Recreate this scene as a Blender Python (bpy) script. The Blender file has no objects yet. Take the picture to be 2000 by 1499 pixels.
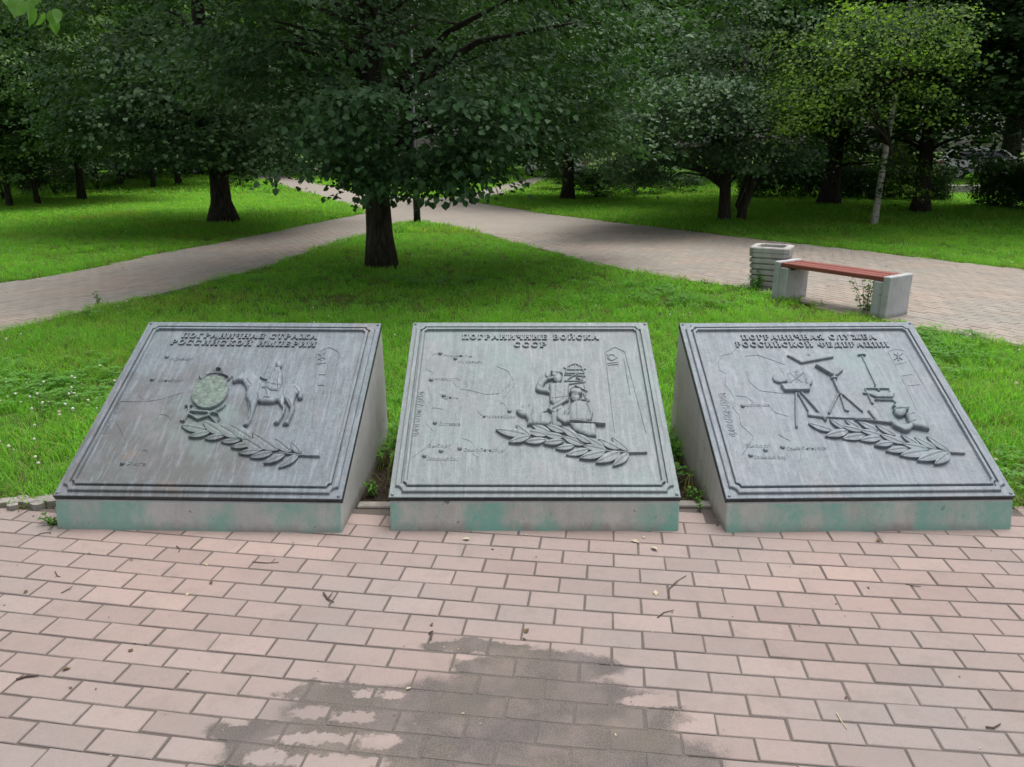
import bpy, math, random
import numpy as np
from mathutils import Vector, Matrix, noise as mn

# ------------------------------------------------------------------ camera, world, sun, exposure
SC = bpy.context.scene
PITCH = math.radians(17.2); EYE = 1.6; FPX = 1500.0
cam_d = bpy.data.cameras.new("camera"); cam_d.sensor_width = 36; cam_d.lens = 36*FPX/2000
cam_d.clip_end = 2000; cam_d.clip_start = 0.05
cam = bpy.data.objects.new("camera", cam_d); SC.collection.objects.link(cam)
cam.location = (0, 0, EYE); cam.rotation_euler = (math.pi/2 - PITCH, 0, 0); SC.camera = cam
SUN_EL, SUN_AZ = math.radians(74), math.radians(40)      # azimuth clockwise from +Y: high, ahead and to the right, veiled by cloud
world = bpy.data.worlds.new("World"); SC.world = world; world.use_nodes = True
wn = world.node_tree.nodes; wl = world.node_tree.links
for n in list(wn): wn.remove(n)
sky = wn.new('ShaderNodeTexSky'); sky.sky_type = 'NISHITA'; sky.sun_disc = False
sky.sun_elevation = SUN_EL; sky.sun_rotation = SUN_AZ; sky.air_density = 1.0; sky.dust_density = 6.0; sky.ozone_density = 1.0
hs = wn.new('ShaderNodeHueSaturation'); hs.inputs['Saturation'].default_value = 0.28
bg = wn.new('ShaderNodeBackground'); bg.inputs['Strength'].default_value = 0.15
wo = wn.new('ShaderNodeOutputWorld')
wl.new(sky.outputs[0], hs.inputs['Color']); wl.new(hs.outputs[0], bg.inputs['Color']); wl.new(bg.outputs[0], wo.inputs['Surface'])
sun_d = bpy.data.lights.new("sun", 'SUN'); sun_d.energy = 0.9; sun_d.angle = math.radians(35); sun_d.color = (1, 0.96, 0.9)
sun = bpy.data.objects.new("sun", sun_d); SC.collection.objects.link(sun)
sdir = Vector((math.sin(SUN_AZ)*math.cos(SUN_EL), math.cos(SUN_AZ)*math.cos(SUN_EL), math.sin(SUN_EL)))
sun.rotation_euler = sdir.to_track_quat('Z', 'Y').to_euler(); sun.location = sdir*40
SC.view_settings.view_transform = 'Standard'; SC.view_settings.look = 'None'
SC.view_settings.exposure = 0.68; SC.view_settings.gamma = 1; SC.view_settings.use_curve_mapping = False
SC.render.engine = 'CYCLES'
SC.cycles.max_bounces = 8; SC.cycles.diffuse_bounces = 6; SC.cycles.glossy_bounces = 2; SC.cycles.transmission_bounces = 5
SC.cycles.transparent_max_bounces = 4; SC.cycles.use_denoising = True; SC.cycles.caustics_reflective = False; SC.cycles.caustics_refractive = False

rng = np.random.default_rng(7); random.seed(7)
COL = SC.collection
PI = math.pi
RAYF = np.array([0, math.cos(PITCH), -math.sin(PITCH)]); RAYU = np.array([0, math.sin(PITCH), math.cos(PITCH)]); RAYR = np.array([1., 0, 0])
def ray(x, y): return RAYF + (x-1000)/FPX*RAYR - (y-749.5)/FPX*RAYU
def G(x, y, z=0.0):
    """photo pixel -> point of the level plane at height z"""
    d = ray(x, y); t = (z-EYE)/d[2]; return np.array([0, 0, EYE]) + t*d
def GP(pts, z=0.0): return [tuple(G(x, y, z)[:2]) for x, y in pts]

# ------------------------------------------------------------------ object helpers
def tag(o, label=None, cat=None, group=None, kind=None):
    if label: o['label'] = label
    if cat: o['category'] = cat
    if group: o['group'] = group
    if kind: o['kind'] = kind
    return o
def empty(name, loc=(0, 0, 0), rz=0.0, rot=None):
    o = bpy.data.objects.new(name, None); COL.objects.link(o); o.empty_display_size = 0.1
    o.location = loc; o.rotation_euler = rot or (0, 0, rz); return o
def link(name, me, mat=None, parent=None, loc=None, rot=None, scale=None):
    if mat is not None and not me.materials: me.materials.append(mat)
    o = bpy.data.objects.new(name, me); COL.objects.link(o)
    if parent is not None: o.parent = parent
    if loc is not None: o.location = loc
    if rot is not None: o.rotation_euler = rot
    if scale is not None: o.scale = scale
    return o
def mesh(name, verts, faces, smooth=False):
    me = bpy.data.meshes.new(name); me.from_pydata([tuple(v) for v in verts], [], faces); me.update()
    if smooth: me.polygons.foreach_set('use_smooth', [True]*len(me.polygons))
    return me
def fast_mesh(name, V, F, attr=None):
    """V (n,3), F (m,k) same-size faces"""
    me = bpy.data.meshes.new(name); n = len(V); m, k = F.shape
    me.vertices.add(n); me.vertices.foreach_set('co', np.ascontiguousarray(V, dtype=np.float32).ravel())
    me.loops.add(m*k); me.loops.foreach_set('vertex_index', np.ascontiguousarray(F, dtype=np.int32).ravel())
    me.polygons.add(m); me.polygons.foreach_set('loop_start', np.arange(0, m*k, k, dtype=np.int32))
    if attr is not None:
        a = me.attributes.new('rnd', 'FLOAT', 'POINT'); a.data.foreach_set('value', np.ascontiguousarray(attr, dtype=np.float32))
    me.update(calc_edges=True); return me
class MB:
    def __init__(s): s.v = []; s.f = []
    def add(s, vs, fs):
        b = len(s.v); s.v += [tuple(v) for v in vs]; s.f += [tuple(i+b for i in f) for f in fs]
    def box(s, x0, x1, y0, y1, z0, z1, c=0.0, M=None):
        """box with chamfered vertical and top edges"""
        cx = min(c, (x1-x0)/2.2, (y1-y0)/2.2) if c else 0
        if cx:
            def ring(i, z): return [(x0+i+cx, y0+i, z), (x1-i-cx, y0+i, z), (x1-i, y0+i+cx, z), (x1-i, y1-i-cx, z), (x1-i-cx, y1-i, z), (x0+i+cx, y1-i, z), (x0+i, y1-i-cx, z), (x0+i, y0+i+cx, z)]
            vs = ring(0, z0)+ring(0, z1-cx)+ring(cx*.8, z1)
            fs = [(7, 6, 5, 4, 3, 2, 1, 0), tuple(range(16, 24))]
            for a in (0, 8):
                for i in range(8): j = (i+1) % 8; fs.append((a+i, a+j, a+8+j, a+8+i))
        else:
            vs = [(x0, y0, z0), (x1, y0, z0), (x1, y1, z0), (x0, y1, z0), (x0, y0, z1), (x1, y0, z1), (x1, y1, z1), (x0, y1, z1)]
            fs = [(3, 2, 1, 0), (4, 5, 6, 7), (0, 1, 5, 4), (1, 2, 6, 5), (2, 3, 7, 6), (3, 0, 4, 7)]
        if M is not None: vs = [tuple(M @ Vector(v)) for v in vs]
        s.add(vs, fs)
    def tube(s, pts, rad, n=8, cap=True, jit=0.0):
        pts = [Vector(p) for p in pts]; base = len(s.v); up = Vector((0.13, 0.31, 1)).normalized(); prev = None
        for i, p in enumerate(pts):
            t = (pts[min(i+1, len(pts)-1)]-pts[max(i-1, 0)]).normalized()
            a = t.cross(up if prev is None else prev)
            if a.length < 1e-4: a = t.cross(Vector((1, 0, 0)))
            a.normalize(); b = t.cross(a).normalized(); prev = a.cross(t).normalized() if False else prev
            r = rad[i] if hasattr(rad, '__len__') else rad
            for k in range(n):
                th = 2*PI*k/n; rr = r*(1+jit*mn.noise(Vector((k*1.7, i*.9, p.z*2))))
                s.v.append(tuple(p+a*math.cos(th)*rr+b*math.sin(th)*rr))
        for i in range(len(pts)-1):
            for k in range(n):
                k2 = (k+1) % n; s.f.append((base+i*n+k, base+i*n+k2, base+(i+1)*n+k2, base+(i+1)*n+k))
        if cap:
            s.f.append(tuple(base+k for k in range(n))[::-1]); s.f.append(tuple(base+(len(pts)-1)*n+k for k in range(n)))
    def build(s, name, mat, parent=None, smooth=False, **k):
        return link(name, mesh(name, s.v, s.f, smooth), mat, parent, **k)
def in_poly(P, poly):
    P = np.asarray(P); x, y = P[:, 0], P[:, 1]; ins = np.zeros(len(P), bool); n = len(poly)
    for i in range(n):
        x1, y1 = poly[i]; x2, y2 = poly[(i+1) % n]
        c = ((y1 > y) != (y2 > y)) & (x < (x2-x1)*(y-y1)/((y2-y1) if y2 != y1 else 1e-12)+x1); ins ^= c
    return ins
def seg_dist(P, poly, closed=True):
    """distance and nearest point to polyline"""
    best = np.full(len(P), 1e9); near = np.zeros((len(P), 2)); n = len(poly)
    for i in range(n if closed else n-1):
        a = np.array(poly[i]); b = np.array(poly[(i+1) % n]); ab = b-a; L = max(ab@ab, 1e-12)
        t = np.clip(((P-a)@ab)/L, 0, 1); q = a+t[:, None]*ab; d = np.linalg.norm(P-q, axis=1)
        m = d < best; best[m] = d[m]; near[m] = q[m]
    return best, near

# ------------------------------------------------------------------ materials
class NT:
    def __init__(s, name):
        s.m = bpy.data.materials.new(name); s.m.use_nodes = True; s.t = s.m.node_tree; s.t.nodes.clear()
        s.out = s.n('ShaderNodeOutputMaterial')
    def n(s, t, **k):
        o = s.t.nodes.new(t)
        for a, b in k.items(): setattr(o, a, b)
        return o
    def l(s, a, b): s.t.links.new(a, b)
    def inp(s, node, key, val):
        if isinstance(val, bpy.types.NodeSocket): s.l(val, node.inputs[key])
        elif val is not None: node.inputs[key].default_value = val
    def noise(s, vec, scale, detail=4, rough=.55, out='Fac', dist=0):
        n = s.n('ShaderNodeTexNoise'); s.inp(n, 'Vector', vec); s.inp(n, 'Scale', scale); s.inp(n, 'Detail', detail); s.inp(n, 'Roughness', rough); s.inp(n, 'Distortion', dist)
        return n.outputs[out]
    def ramp(s, fac, stops):
        r = s.n('ShaderNodeValToRGB'); s.inp(r, 'Fac', fac); e = r.color_ramp.elements
        while len(e) < len(stops): e.new(.5)
        for i, (p, c) in enumerate(stops): e[i].position = p; e[i].color = (*c, 1) if len(c) == 3 else c
        return r.outputs[0]
    def rng(s, v, a, b, c=0., d=1.):
        r = s.n('ShaderNodeMapRange'); s.inp(r, 'Value', v); s.inp(r, 'From Min', a); s.inp(r, 'From Max', b); s.inp(r, 'To Min', c); s.inp(r, 'To Max', d); return r.outputs[0]
    def mix(s, f, a, b, mode='MIX'):
        r = s.n('ShaderNodeMix', data_type='RGBA', blend_type=mode)
        s.inp(r, 0, f)
        for k, v in ((6, a), (7, b)):
            if isinstance(v, tuple) and len(v) == 3: v = (*v, 1)
            s.inp(r, k, v)
        return r.outputs[2]
    def math(s, op, a, b=None, clamp=False):
        r = s.n('ShaderNodeMath', operation=op, use_clamp=clamp); s.inp(r, 0, a); s.inp(r, 1, b); return r.outputs[0]
    def vmath(s, op, a, b=None):
        r = s.n('ShaderNodeVectorMath', operation=op); s.inp(r, 0, a); s.inp(r, 1, b); return r.outputs['Value' if op in ('LENGTH', 'DISTANCE', 'DOT_PRODUCT') else 'Vector']
    def map(s, vec, loc=(0, 0, 0), rot=(0, 0, 0), scale=(1, 1, 1)):
        r = s.n('ShaderNodeMapping'); s.l(vec, r.inputs[0]); r.inputs[1].default_value = loc; r.inputs[2].default_value = rot; r.inputs[3].default_value = scale; return r.outputs[0]
    def pos(s): return s.n('ShaderNodeNewGeometry').outputs['Position']
    def bump(s, h, strength=.3, dist=.01, normal=None):
        b = s.n('ShaderNodeBump'); s.inp(b, 'Height', h); s.inp(b, 'Strength', strength); s.inp(b, 'Distance', dist)
        if normal is not None: s.l(normal, b.inputs['Normal'])
        return b.outputs[0]
    def bsdf(s, col, rough=.7, metal=0., spec=.5, normal=None):
        b = s.n('ShaderNodeBsdfPrincipled')
        if isinstance(col, tuple): col = (*col, 1) if len(col) == 3 else col
        s.inp(b, 'Base Color', col); s.inp(b, 'Roughness', rough); s.inp(b, 'Metallic', metal); s.inp(b, 'Specular IOR Level', spec)
        if normal is not None: s.l(normal, b.inputs['Normal'])
        s.l(b.outputs[0], s.out.inputs[0]); s.b = b; return s.m
def simple(name, col, rough=.6, metal=0., spec=.5, var=.15, scale=20, bump=.15):
    t = NT(name); p = t.n('ShaderNodeTexCoord').outputs['Object']; f = t.noise(p, scale, 5)
    c = t.mix(t.rng(f, .3, .7), tuple(v*(1-var) for v in col), tuple(min(1, v*(1+var)) for v in col))
    return t.bsdf(c, rough, metal, spec, t.bump(f, bump, .005))

# stain of grit and damp on the paving: irregular patches in world space
A_, B_, C_ = G(1060, 1400), G(700, 1420), G(1000, 1290)
STAIN = [(G(1000, 1390), .50, .17), (G(1050, 1300), .27, .085), (G(760, 1400), .32, .13), (G(560, 1470), .20, .10),
         (G(1150, 1480), .36, .14), (G(930, 1262), .20, .035), (G(640, 1350), .14, .045), (G(500, 1430), .13, .05), (G(1310, 1470), .10, .07), (G(850, 1499), .60, .10), (G(1220, 1370), .14, .055)]
def stain_mask(t, p):
    q = t.vmath('ADD', p, t.vmath('MULTIPLY', t.vmath('SUBTRACT', t.noise(p, 9, 5, .6, 'Color'), (.5, .5, .5)), (.20, .13, 0)))
    q = t.vmath('ADD', q, t.vmath('MULTIPLY', t.vmath('SUBTRACT', t.noise(p, 60, 3, .6, 'Color'), (.5, .5, .5)), (.03, .03, 0)))
    q2 = t.vmath('ADD', p, t.vmath('MULTIPLY', t.vmath('SUBTRACT', t.noise(p, 34, 4, .65, 'Color'), (.5, .5, .5)), (.10, .07, 0)))
    best = None
    for c, rx, ry in STAIN:
        d = t.vmath('LENGTH', t.vmath('MULTIPLY', t.vmath('SUBTRACT', q, (c[0], c[1], 0)), (1/rx, 1/ry, 0)))
        best = d if best is None else t.math('MINIMUM', best, d)
    cut = None
    for c, rx, ry in [(G(760, 1318), .085, .022), (G(715, 1355), .04, .022), (G(765, 1358), .04, .018), (G(610, 1392), .07, .025), (G(692, 1402), .07, .022), (G(620, 1442), .13, .022), (G(742, 1450), .06, .03), (G(520, 1480), .06, .03), (G(860, 1285), .09, .012), (G(660, 1490), .15, .03), (G(1290, 1370), .12, .028), (G(1390, 1420), .10, .028)]:
        d = t.vmath('LENGTH', t.vmath('MULTIPLY', t.vmath('SUBTRACT', q2, (c[0], c[1], 0)), (1/rx, 1/ry, 0))); cut = d if cut is None else t.math('MINIMUM', cut, d)
    return best, cut
def mat_brick(name, pals, mortar=False, stain=True, base=None):
    t = NT(name); p = t.pos(); oi = t.n('ShaderNodeObjectInfo').outputs['Random']
    if base == 'attr': oi = t.n('ShaderNodeAttribute', attribute_name='rnd').outputs['Fac']
    big = t.noise(p, .9, 2); fine = t.noise(p, 420, 3, .7); mid = t.noise(p, 40, 5, .65)
    if mortar: col = t.mix(t.rng(t.noise(p, 260, 4, .8), .3, .7), (.050, .040, .036), (.15, .128, .114))
    else:
        col = t.ramp(oi, [(0, pals[0]), (.35, pals[1]), (.7, pals[2]), (1, pals[3])])
        pink = t.mix(1., col, (1.05, .985, .965), 'MULTIPLY'); grey = t.mix(1., col, (.90, .945, .965), 'MULTIPLY')
        col = t.mix(t.rng(big, .35, .62), grey, pink)
        col = t.mix(t.rng(mid, .3, .75, 0., .22), col, (.16, .14, .13))
        col = t.mix(t.rng(t.noise(p, 6.5, 5, .7), .50, .72, 0., .38), col, (.17, .145, .13))
        col = t.mix(t.rng(fine, .3, .7, 0., 1.), t.mix(1., col, (.86, .86, .87), 'MULTIPLY'), t.mix(1., col, (1.13, 1.13, 1.12), 'MULTIPLY'))
    h = t.math('ADD', t.math('MULTIPLY', fine, .5), mid); spk = t.noise(p, 900, 2, .6)
    col = t.mix(t.rng(spk, .68, .74), col, (.5, .48, .45))
    rough = .85
    if stain:
        d, cut = stain_mask(t, p)
        if mortar: d = t.math('SUBTRACT', d, .15)
        gr0 = t.noise(p, 240, 4, .8); m = t.rng(t.math('ADD', d, t.math('MULTIPLY', t.math('SUBTRACT', gr0, .5), .5)), 1.08, .93)
        if not mortar: m = t.math('MULTIPLY', m, t.rng(cut, .85, 1.1))
        grit = t.noise(p, 330, 5, .85)
        dc = t.mix(t.rng(t.noise(p, 5, 3), .42, .6), (.078, .070, .066), (.092, .082, .072))
        dc = t.mix(t.rng(t.noise(p, 2.6, 3), .45, .6), dc, (.076, .068, .066))
        dirt = t.mix(t.rng(grit, .35, .68), t.mix(1., dc, (.45, .45, .47), 'MULTIPLY'), t.mix(1., dc, (2.5, 2.4, 2.3), 'MULTIPLY'))
        m2 = t.math('MULTIPLY', m, t.rng(t.noise(p, 7, 3), .38, .56, .75, 1.))
        col = t.mix(m2, col, dirt); h = t.math('ADD', h, t.math('MULTIPLY', t.math('MULTIPLY', grit, m), 1.6))
    return t.bsdf(col, rough, 0, .3, t.bump(h, .55, .0016))
PALF = [(0.246, 0.197, 0.181), (0.292, 0.234, 0.213), (0.271, 0.222, 0.205), (0.325, 0.26, 0.236)]
M_BRICK = mat_brick('paver_front', PALF); M_SAND = mat_brick('joint_sand', None, mortar=True)
PALP = [(0.267, 0.236, 0.201), (0.311, 0.276, 0.235), (0.285, 0.254, 0.218), (0.333, 0.295, 0.249)]
M_PBRICK = mat_brick('paver_path', PALP, stain=False); M_PBRICKA = mat_brick('paver_path_joined', PALP, stain=False, base='attr')
M_PSAND = mat_brick('path_joint_sand', None, mortar=True, stain=False)
def mat_farpath(ang):
    t = NT('far_paving'); p = t.map(t.pos(), rot=(0, 0, ang)); b = t.n('ShaderNodeTexBrick'); t.l(p, b.inputs['Vector'])
    for k, v in (('Color1', (.29, .26, .222, 1)), ('Color2', (.32, .285, .245, 1)), ('Mortar', (.16, .14, .125, 1)), ('Scale', 1.), ('Mortar Size', .006), ('Brick Width', .205), ('Row Height', .105)): b.inputs[k].default_value = v
    c = t.mix(t.rng(t.noise(t.pos(), 1.2, 5), .3, .7, 0., .35), b.outputs[0], (.2, .17, .15))
    return t.bsdf(c, .85, 0, .3)
def mat_ground():
    t = NT('lawn_soil'); p = t.pos(); f = t.noise(p, 1.3, 6, .6); g = t.noise(p, 40, 5, .7)
    c = t.mix(t.rng(f, .35, .65), (.075, .165, .024), (.12, .20, .035)); c = t.mix(t.rng(g, .35, .7), c, (.035, .028, .015))
    return t.bsdf(c, .95, 0, .1, t.bump(g, .8, .03))
def mat_dirt():
    t = NT('bare_soil'); p = t.pos(); g = t.noise(p, 60, 6, .8)
    return t.bsdf(t.mix(t.rng(g, .35, .65), (.02, .016, .012), (.085, .065, .05)), .95, 0, .1, t.bump(g, 1., .02))
def mat_leaf(name, dark, light, trans=.3, rough=.42, spec=.5, hue=None, lo=.2, hi=.95):
    t = NT(name); a = t.n('ShaderNodeAttribute', attribute_name='rnd').outputs['Fac']; p = t.pos()
    oi = t.n('ShaderNodeObjectInfo').outputs['Random']
    f = t.math('ADD', t.math('MULTIPLY', a, .6), t.math('MULTIPLY', t.noise(p, .9, 2), .55))
    col = t.mix(t.rng(f, lo, hi), dark, light)
    col = t.mix(t.math('MULTIPLY', oi, .25), col, hue or tuple(v*1.3 for v in dark))
    if name == 'grass_blades':
        dry = t.rng(t.noise(p, .45, 4, .6), .52, .66, 0., .55); col = t.mix(dry, col, (.20, .24, .045)); col = t.mix(t.rng(a, .90, .97, 0., .8), col, (.34, .30, .12))
    b = t.n('ShaderNodeBsdfPrincipled'); t.l(col, b.inputs['Base Color']); b.inputs['Roughness'].default_value = rough; b.inputs['Specular IOR Level'].default_value = spec
    tr = t.n('ShaderNodeBsdfTranslucent'); t.l(t.mix(1., col, (1.5, 1.75, .7), 'MULTIPLY'), tr.inputs[0])
    mx = t.n('ShaderNodeMixShader'); mx.inputs[0].default_value = trans; t.l(b.outputs[0], mx.inputs[1]); t.l(tr.outputs[0], mx.inputs[2]); t.l(mx.outputs[0], t.out.inputs[0])
    return t.m
M_LINDEN = mat_leaf('linden_leaves', (.019, .052, .020), (.095, .195, .074), .22, .55, .25)
M_DARKLEAF = mat_leaf('dark_leaves', (.020, .046, .016), (.082, .165, .052), .22, .55, .2)
M_MIDLEAF = mat_leaf('mid_green_leaves', (.030, .074, .018), (.125, .24, .055), .3, .55, .2)
M_BRIGHTLEAF = mat_leaf('yellow_green_leaves', (.022, .055, .015), (.24, .40, .045), .36, .6, .12, lo=.46, hi=.92)
M_TWIGLEAF = mat_leaf('fresh_leaves', (.07, .16, .03), (.11, .23, .045), .45, .5, .2)
M_GRASS = mat_leaf('grass_blades', (.095, .27, .034), (.23, .53, .068), .48, .6, .12, (.26, .30, .06))
M_DRYGRASS = mat_leaf('dry_grass', (.09, .11, .03), (.24, .21, .09), .3, .7, .2)
M_CLOVER = mat_leaf('clover', (.065, .17, .03), (.16, .36, .06), .35, .6, .2)
M_FLOWER = simple('clover_flower', (.62, .62, .55), .8, var=.1)
def mat_bark(name, a, b, sc=8):
    t = NT(name); p = t.n('ShaderNodeTexCoord').outputs['Object']; q = t.map(p, scale=(sc, sc, sc*.18)); f = t.noise(q, 3, 6, .7, dist=.4)
    return t.bsdf(t.mix(t.rng(f, .35, .65), a, b), .95, 0, .15, t.bump(f, 1., .04))
M_BARK = mat_bark('dark_bark', (.018, .015, .013), (.075, .063, .053)); M_BARK2 = mat_bark('grey_bark', (.03, .025, .021), (.09, .078, .066))
def mat_birch():
    t = NT('birch_bark'); p = t.n('ShaderNodeTexCoord').outputs['Object']; q = t.map(p, scale=(2.2, 2.2, 9)); f = t.noise(q, 3, 4, .6)
    low = t.rng(t.noise(t.map(p, scale=(6, 6, 2)), 3, 4), .45, .6)
    c = t.mix(t.rng(f, .58, .63), (.42, .40, .36), (.02, .018, .016)); c = t.mix(t.math('MULTIPLY', low, .35), c, (.16, .15, .12))
    return t.bsdf(c, .8, 0, .3, t.bump(f, .5, .02))
M_BIRCH = mat_birch()
def mat_concrete(name, a, b, green=0., blotch=(0, 0, 0), pits=True):
    t = NT(name); p = t.pos(); f = t.noise(p, 5, 6, .65); g = t.noise(p, 150, 4, .7); st = t.noise(t.map(p, scale=(14, 14, 1.5)), 1.5, 5, .6)
    c = t.mix(t.rng(f, .3, .7), a, b); c = t.mix(t.rng(st, .45, .75, 0., .35), c, tuple(v*.62 for v in a))
    c = t.mix(t.rng(g, .35, .65, 0., .25), c, tuple(v*1.25 for v in b))
    sx = t.n('ShaderNodeSeparateXYZ'); t.l(p, sx.inputs[0]); zl = t.math('ADD', sx.outputs[2], t.math('MULTIPLY', t.math('SUBTRACT', t.noise(p, 22, 4), .5), .06)); c = t.mix(t.rng(zl, .045, .0, 0., .55), c, (.11, .09, .075))
    if pits: c = t.mix(t.math('MULTIPLY', t.rng(t.noise(p, 28, 3, .5), .69, .73), .6), c, (.06, .055, .05))
    if green:
        nrm = t.n('ShaderNodeNewGeometry').outputs['Normal']; front = t.rng(t.vmath('DOT_PRODUCT', nrm, (0, -1, 0)), .7, .9)
        q = t.vmath('ADD', t.map(p, scale=(2.4, 2.4, 1.1)), blotch); m = t.rng(t.noise(q, 1.6, 6, .62), .43, .56)
        m = t.math('MULTIPLY', t.math('MULTIPLY', m, front), t.rng(t.noise(p, 30, 4, .7), .2, .6, .45, 1.))
        c = t.mix(t.math('MULTIPLY', m, green), c, (.17, .38, .315))
    return t.bsdf(c, .85, 0, .3, t.bump(t.math('ADD', g, f), .4, .004))
M_CONC_GREY = mat_concrete('bench_concrete', (.30, .31, .32), (.46, .47, .48), pits=True)
M_CONC_BIN = mat_concrete('bin_concrete', (.25, .245, .225), (.46, .45, .42))
M_KERB = mat_concrete('kerb_concrete', (.22, .21, .19), (.40, .385, .35))
def mat_bronze(name, cols, dark=None, blue=0., seed=0., darkblob=None, rust=.1):
    t = NT(name); p = t.pos(); off = t.vmath('ADD', p, (seed, seed*.7, 0))
    st = t.noise(t.map(off, scale=(34, 3.4, 3.4)), 1.6, 7, .68, dist=.6); bl = t.noise(off, 5.5, 6, .62); sm = t.noise(off, 38, 6, .75)
    c = t.mix(t.rng(bl, .35, .65), cols[0], cols[1]); c = t.mix(t.rng(sm, .35, .62, 0., .5), c, cols[2])
    c = t.mix(t.rng(st, .50, .68, 0., .75), c, cols[3]); c = t.mix(t.rng(st, .44, .28, 0., .7), c, cols[4])
    vs = t.noise(off, 95, 5, .8); c = t.mix(t.rng(vs, .52, .66, 0., .45), c, cols[3]); c = t.mix(t.rng(vs, .45, .33, 0., .5), c, cols[4])
    if darkblob:
        cx, cy, r = darkblob; d = t.vmath('LENGTH', t.vmath('MULTIPLY', t.vmath('SUBTRACT', off, (cx+seed, cy+seed*.7, .3)), (1/r, 1/r, 0)))
        d = t.math('ADD', d, t.math('MULTIPLY', t.math('SUBTRACT', bl, .5), 1.6)); k = t.rng(d, 1.15, .55, 0., .80)
        k = t.math('MULTIPLY', k, t.rng(st, .62, .5, .45, 1.)); c = t.mix(k, c, (.098, .096, .092))
    c = t.mix(t.rng(t.noise(off, 2.3, 5, .7), .52, .70, 0., .42), c, (.185, .275, .255)); c = t.mix(t.rng(t.noise(off, 3.7, 5, .7), .55, .72, 0., .35), c, (.24, .225, .245))
    c = t.mix(t.rng(t.noise(off, 3.1, 3), .66, .78, 0., rust), c, (.34, .22, .15))
    return t.bsdf(c, t.rng(sm, .3, .7, .52, .72), .1, .35, t.bump(t.math('ADD', t.math('MULTIPLY', st, .5), sm), .4, .0022))
BR_C = [(0.162, 0.188, 0.195), (0.194, 0.22, 0.228), (0.144, 0.172, 0.173), (0.259, 0.288, 0.3), (0.1, 0.125, 0.126)]
BR_L = [(0.131, 0.153, 0.173), (0.17, 0.196, 0.225), (0.102, 0.125, 0.137), (0.233, 0.267, 0.302), (0.071, 0.084, 0.093)]
BR_R = [(0.159, 0.182, 0.205), (0.191, 0.217, 0.249), (0.138, 0.163, 0.182), (0.253, 0.282, 0.319), (0.1, 0.122, 0.141)]
M_EDGE = simple('plaque_edge_bronze', (.05, .056, .06), .5, .4, var=.35, scale=30)
M_BLACK = simple('black_paint', (.012, .012, .013), .45, .2); M_PATINA = simple('verdigris_disc', (.118, .158, .138), .6, .2, var=.45, scale=45, bump=1.)
def mat_wood():
    t = NT('red_painted_wood'); p = t.n('ShaderNodeTexCoord').outputs['Object']; f = t.noise(t.map(p, scale=(2, 40, 20)), 2, 6, .6)
    c = t.mix(t.rng(f, .35, .7), (.165, .040, .030), (.27, .078, .058)); return t.bsdf(c, .5, 0, .5, t.bump(f, .3, .003))
M_WOOD = mat_wood()

# ------------------------------------------------------------------ ground, paths, paving
FRONTY = 3.215
NEAR_LAWN = [(0, 645), (110, 620), (200, 598), (300, 575), (400, 551), (520, 520), (620, 484), (700, 462), (770, 441), (812, 433), (870, 440), (950, 458), (1050, 485), (1150, 512),
             (1250, 532), (1350, 548), (1460, 562), (1540, 583), (1620, 607), (1700, 617), (1790, 640), (1900, 660), (2000, 678)]
lawn_edge = GP(NEAR_LAWN)
LAWN_NEAR = [(-9., 1.)]+[(-7.4, 4.0), (-5.8, 5.5)]+lawn_edge+[(4.9, 5.9), (6.5, 4.8), (9, 3.)]      # edge continued out of frame
LEFT_FAR = GP([(0, 553), (100, 540), (200, 520), (300, 498), (400, 480), (500, 460), (600, 438), (712, 417), (700, 407), (640, 390), (590, 375), (530, 357), (480, 346)])
LEFT_FAR_UP = GP([(556, 343), (584, 350), (620, 358), (680, 371), (760, 381), (840, 387), (905, 384), (940, 372), (1000, 357), (1050, 345.5)])
RIGHT_FAR = GP([(1072, 349), (1040, 361), (1000, 374), (960, 386), (932, 395.5), (980, 403), (1070, 418), (1160, 428), (1183, 432), (1284, 443), (1400, 458), (1500, 470), (1700, 492), (1850, 510), (2000, 527)])
PATH_ALL = [(-11, 6.5)]+LEFT_FAR+[(-16, 62), (-12, 62)]+LEFT_FAR_UP+[(3.2, 60), (5.5, 60)]+RIGHT_FAR+[(8.0, 8.2), (13, 4.5), (14, 1.5), (9, 3.), (6.5, 4.8), (4.9, 5.9)]+lawn_edge[::-1]+[(-5.8, 5.5), (-7.4, 4.0), (-12, 1.5), (-14, 3)]
def sheet(name, poly, z, mat, **k):
    me = mesh(name, [(x, y, z) for x, y in poly], [tuple(range(len(poly)))]); o = link(name, me, mat); return o
from mathutils.geometry import tessellate_polygon
def sheet_tess(name, poly, z, mat):
    fs = tessellate_polygon([[Vector((x, y, 0)) for x, y in poly]]); me = mesh(name, [(x, y, z) for x, y in poly], [tuple(f) for f in fs])
    me.validate(); me.update()
    if me.polygons and me.polygons[0].normal.z < 0: me.flip_normals()
    return link(name, me, mat)
N = 60
gv = [(x, y, -.02) for y in np.linspace(-30, 220, N) for x in np.linspace(-160, 160, N)]
gf = [(j*N+i, j*N+i+1, (j+1)*N+i+1, (j+1)*N+i) for j in range(N-1) for i in range(N-1)]
tag(link('lawn_ground', mesh('lawn_ground', gv, gf), mat_ground()), 'green mown lawn ground under and beyond the stone paths', kind='structure')
path_o = tag(sheet_tess('path', PATH_ALL, -.006, mat_farpath(math.radians(-63))), 'beige paved park path that forks round the lawn', kind='structure')
PAVE = [(-7, .2), (7, .2), (7, FRONTY+.0), (-7, FRONTY+.02)]
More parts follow.
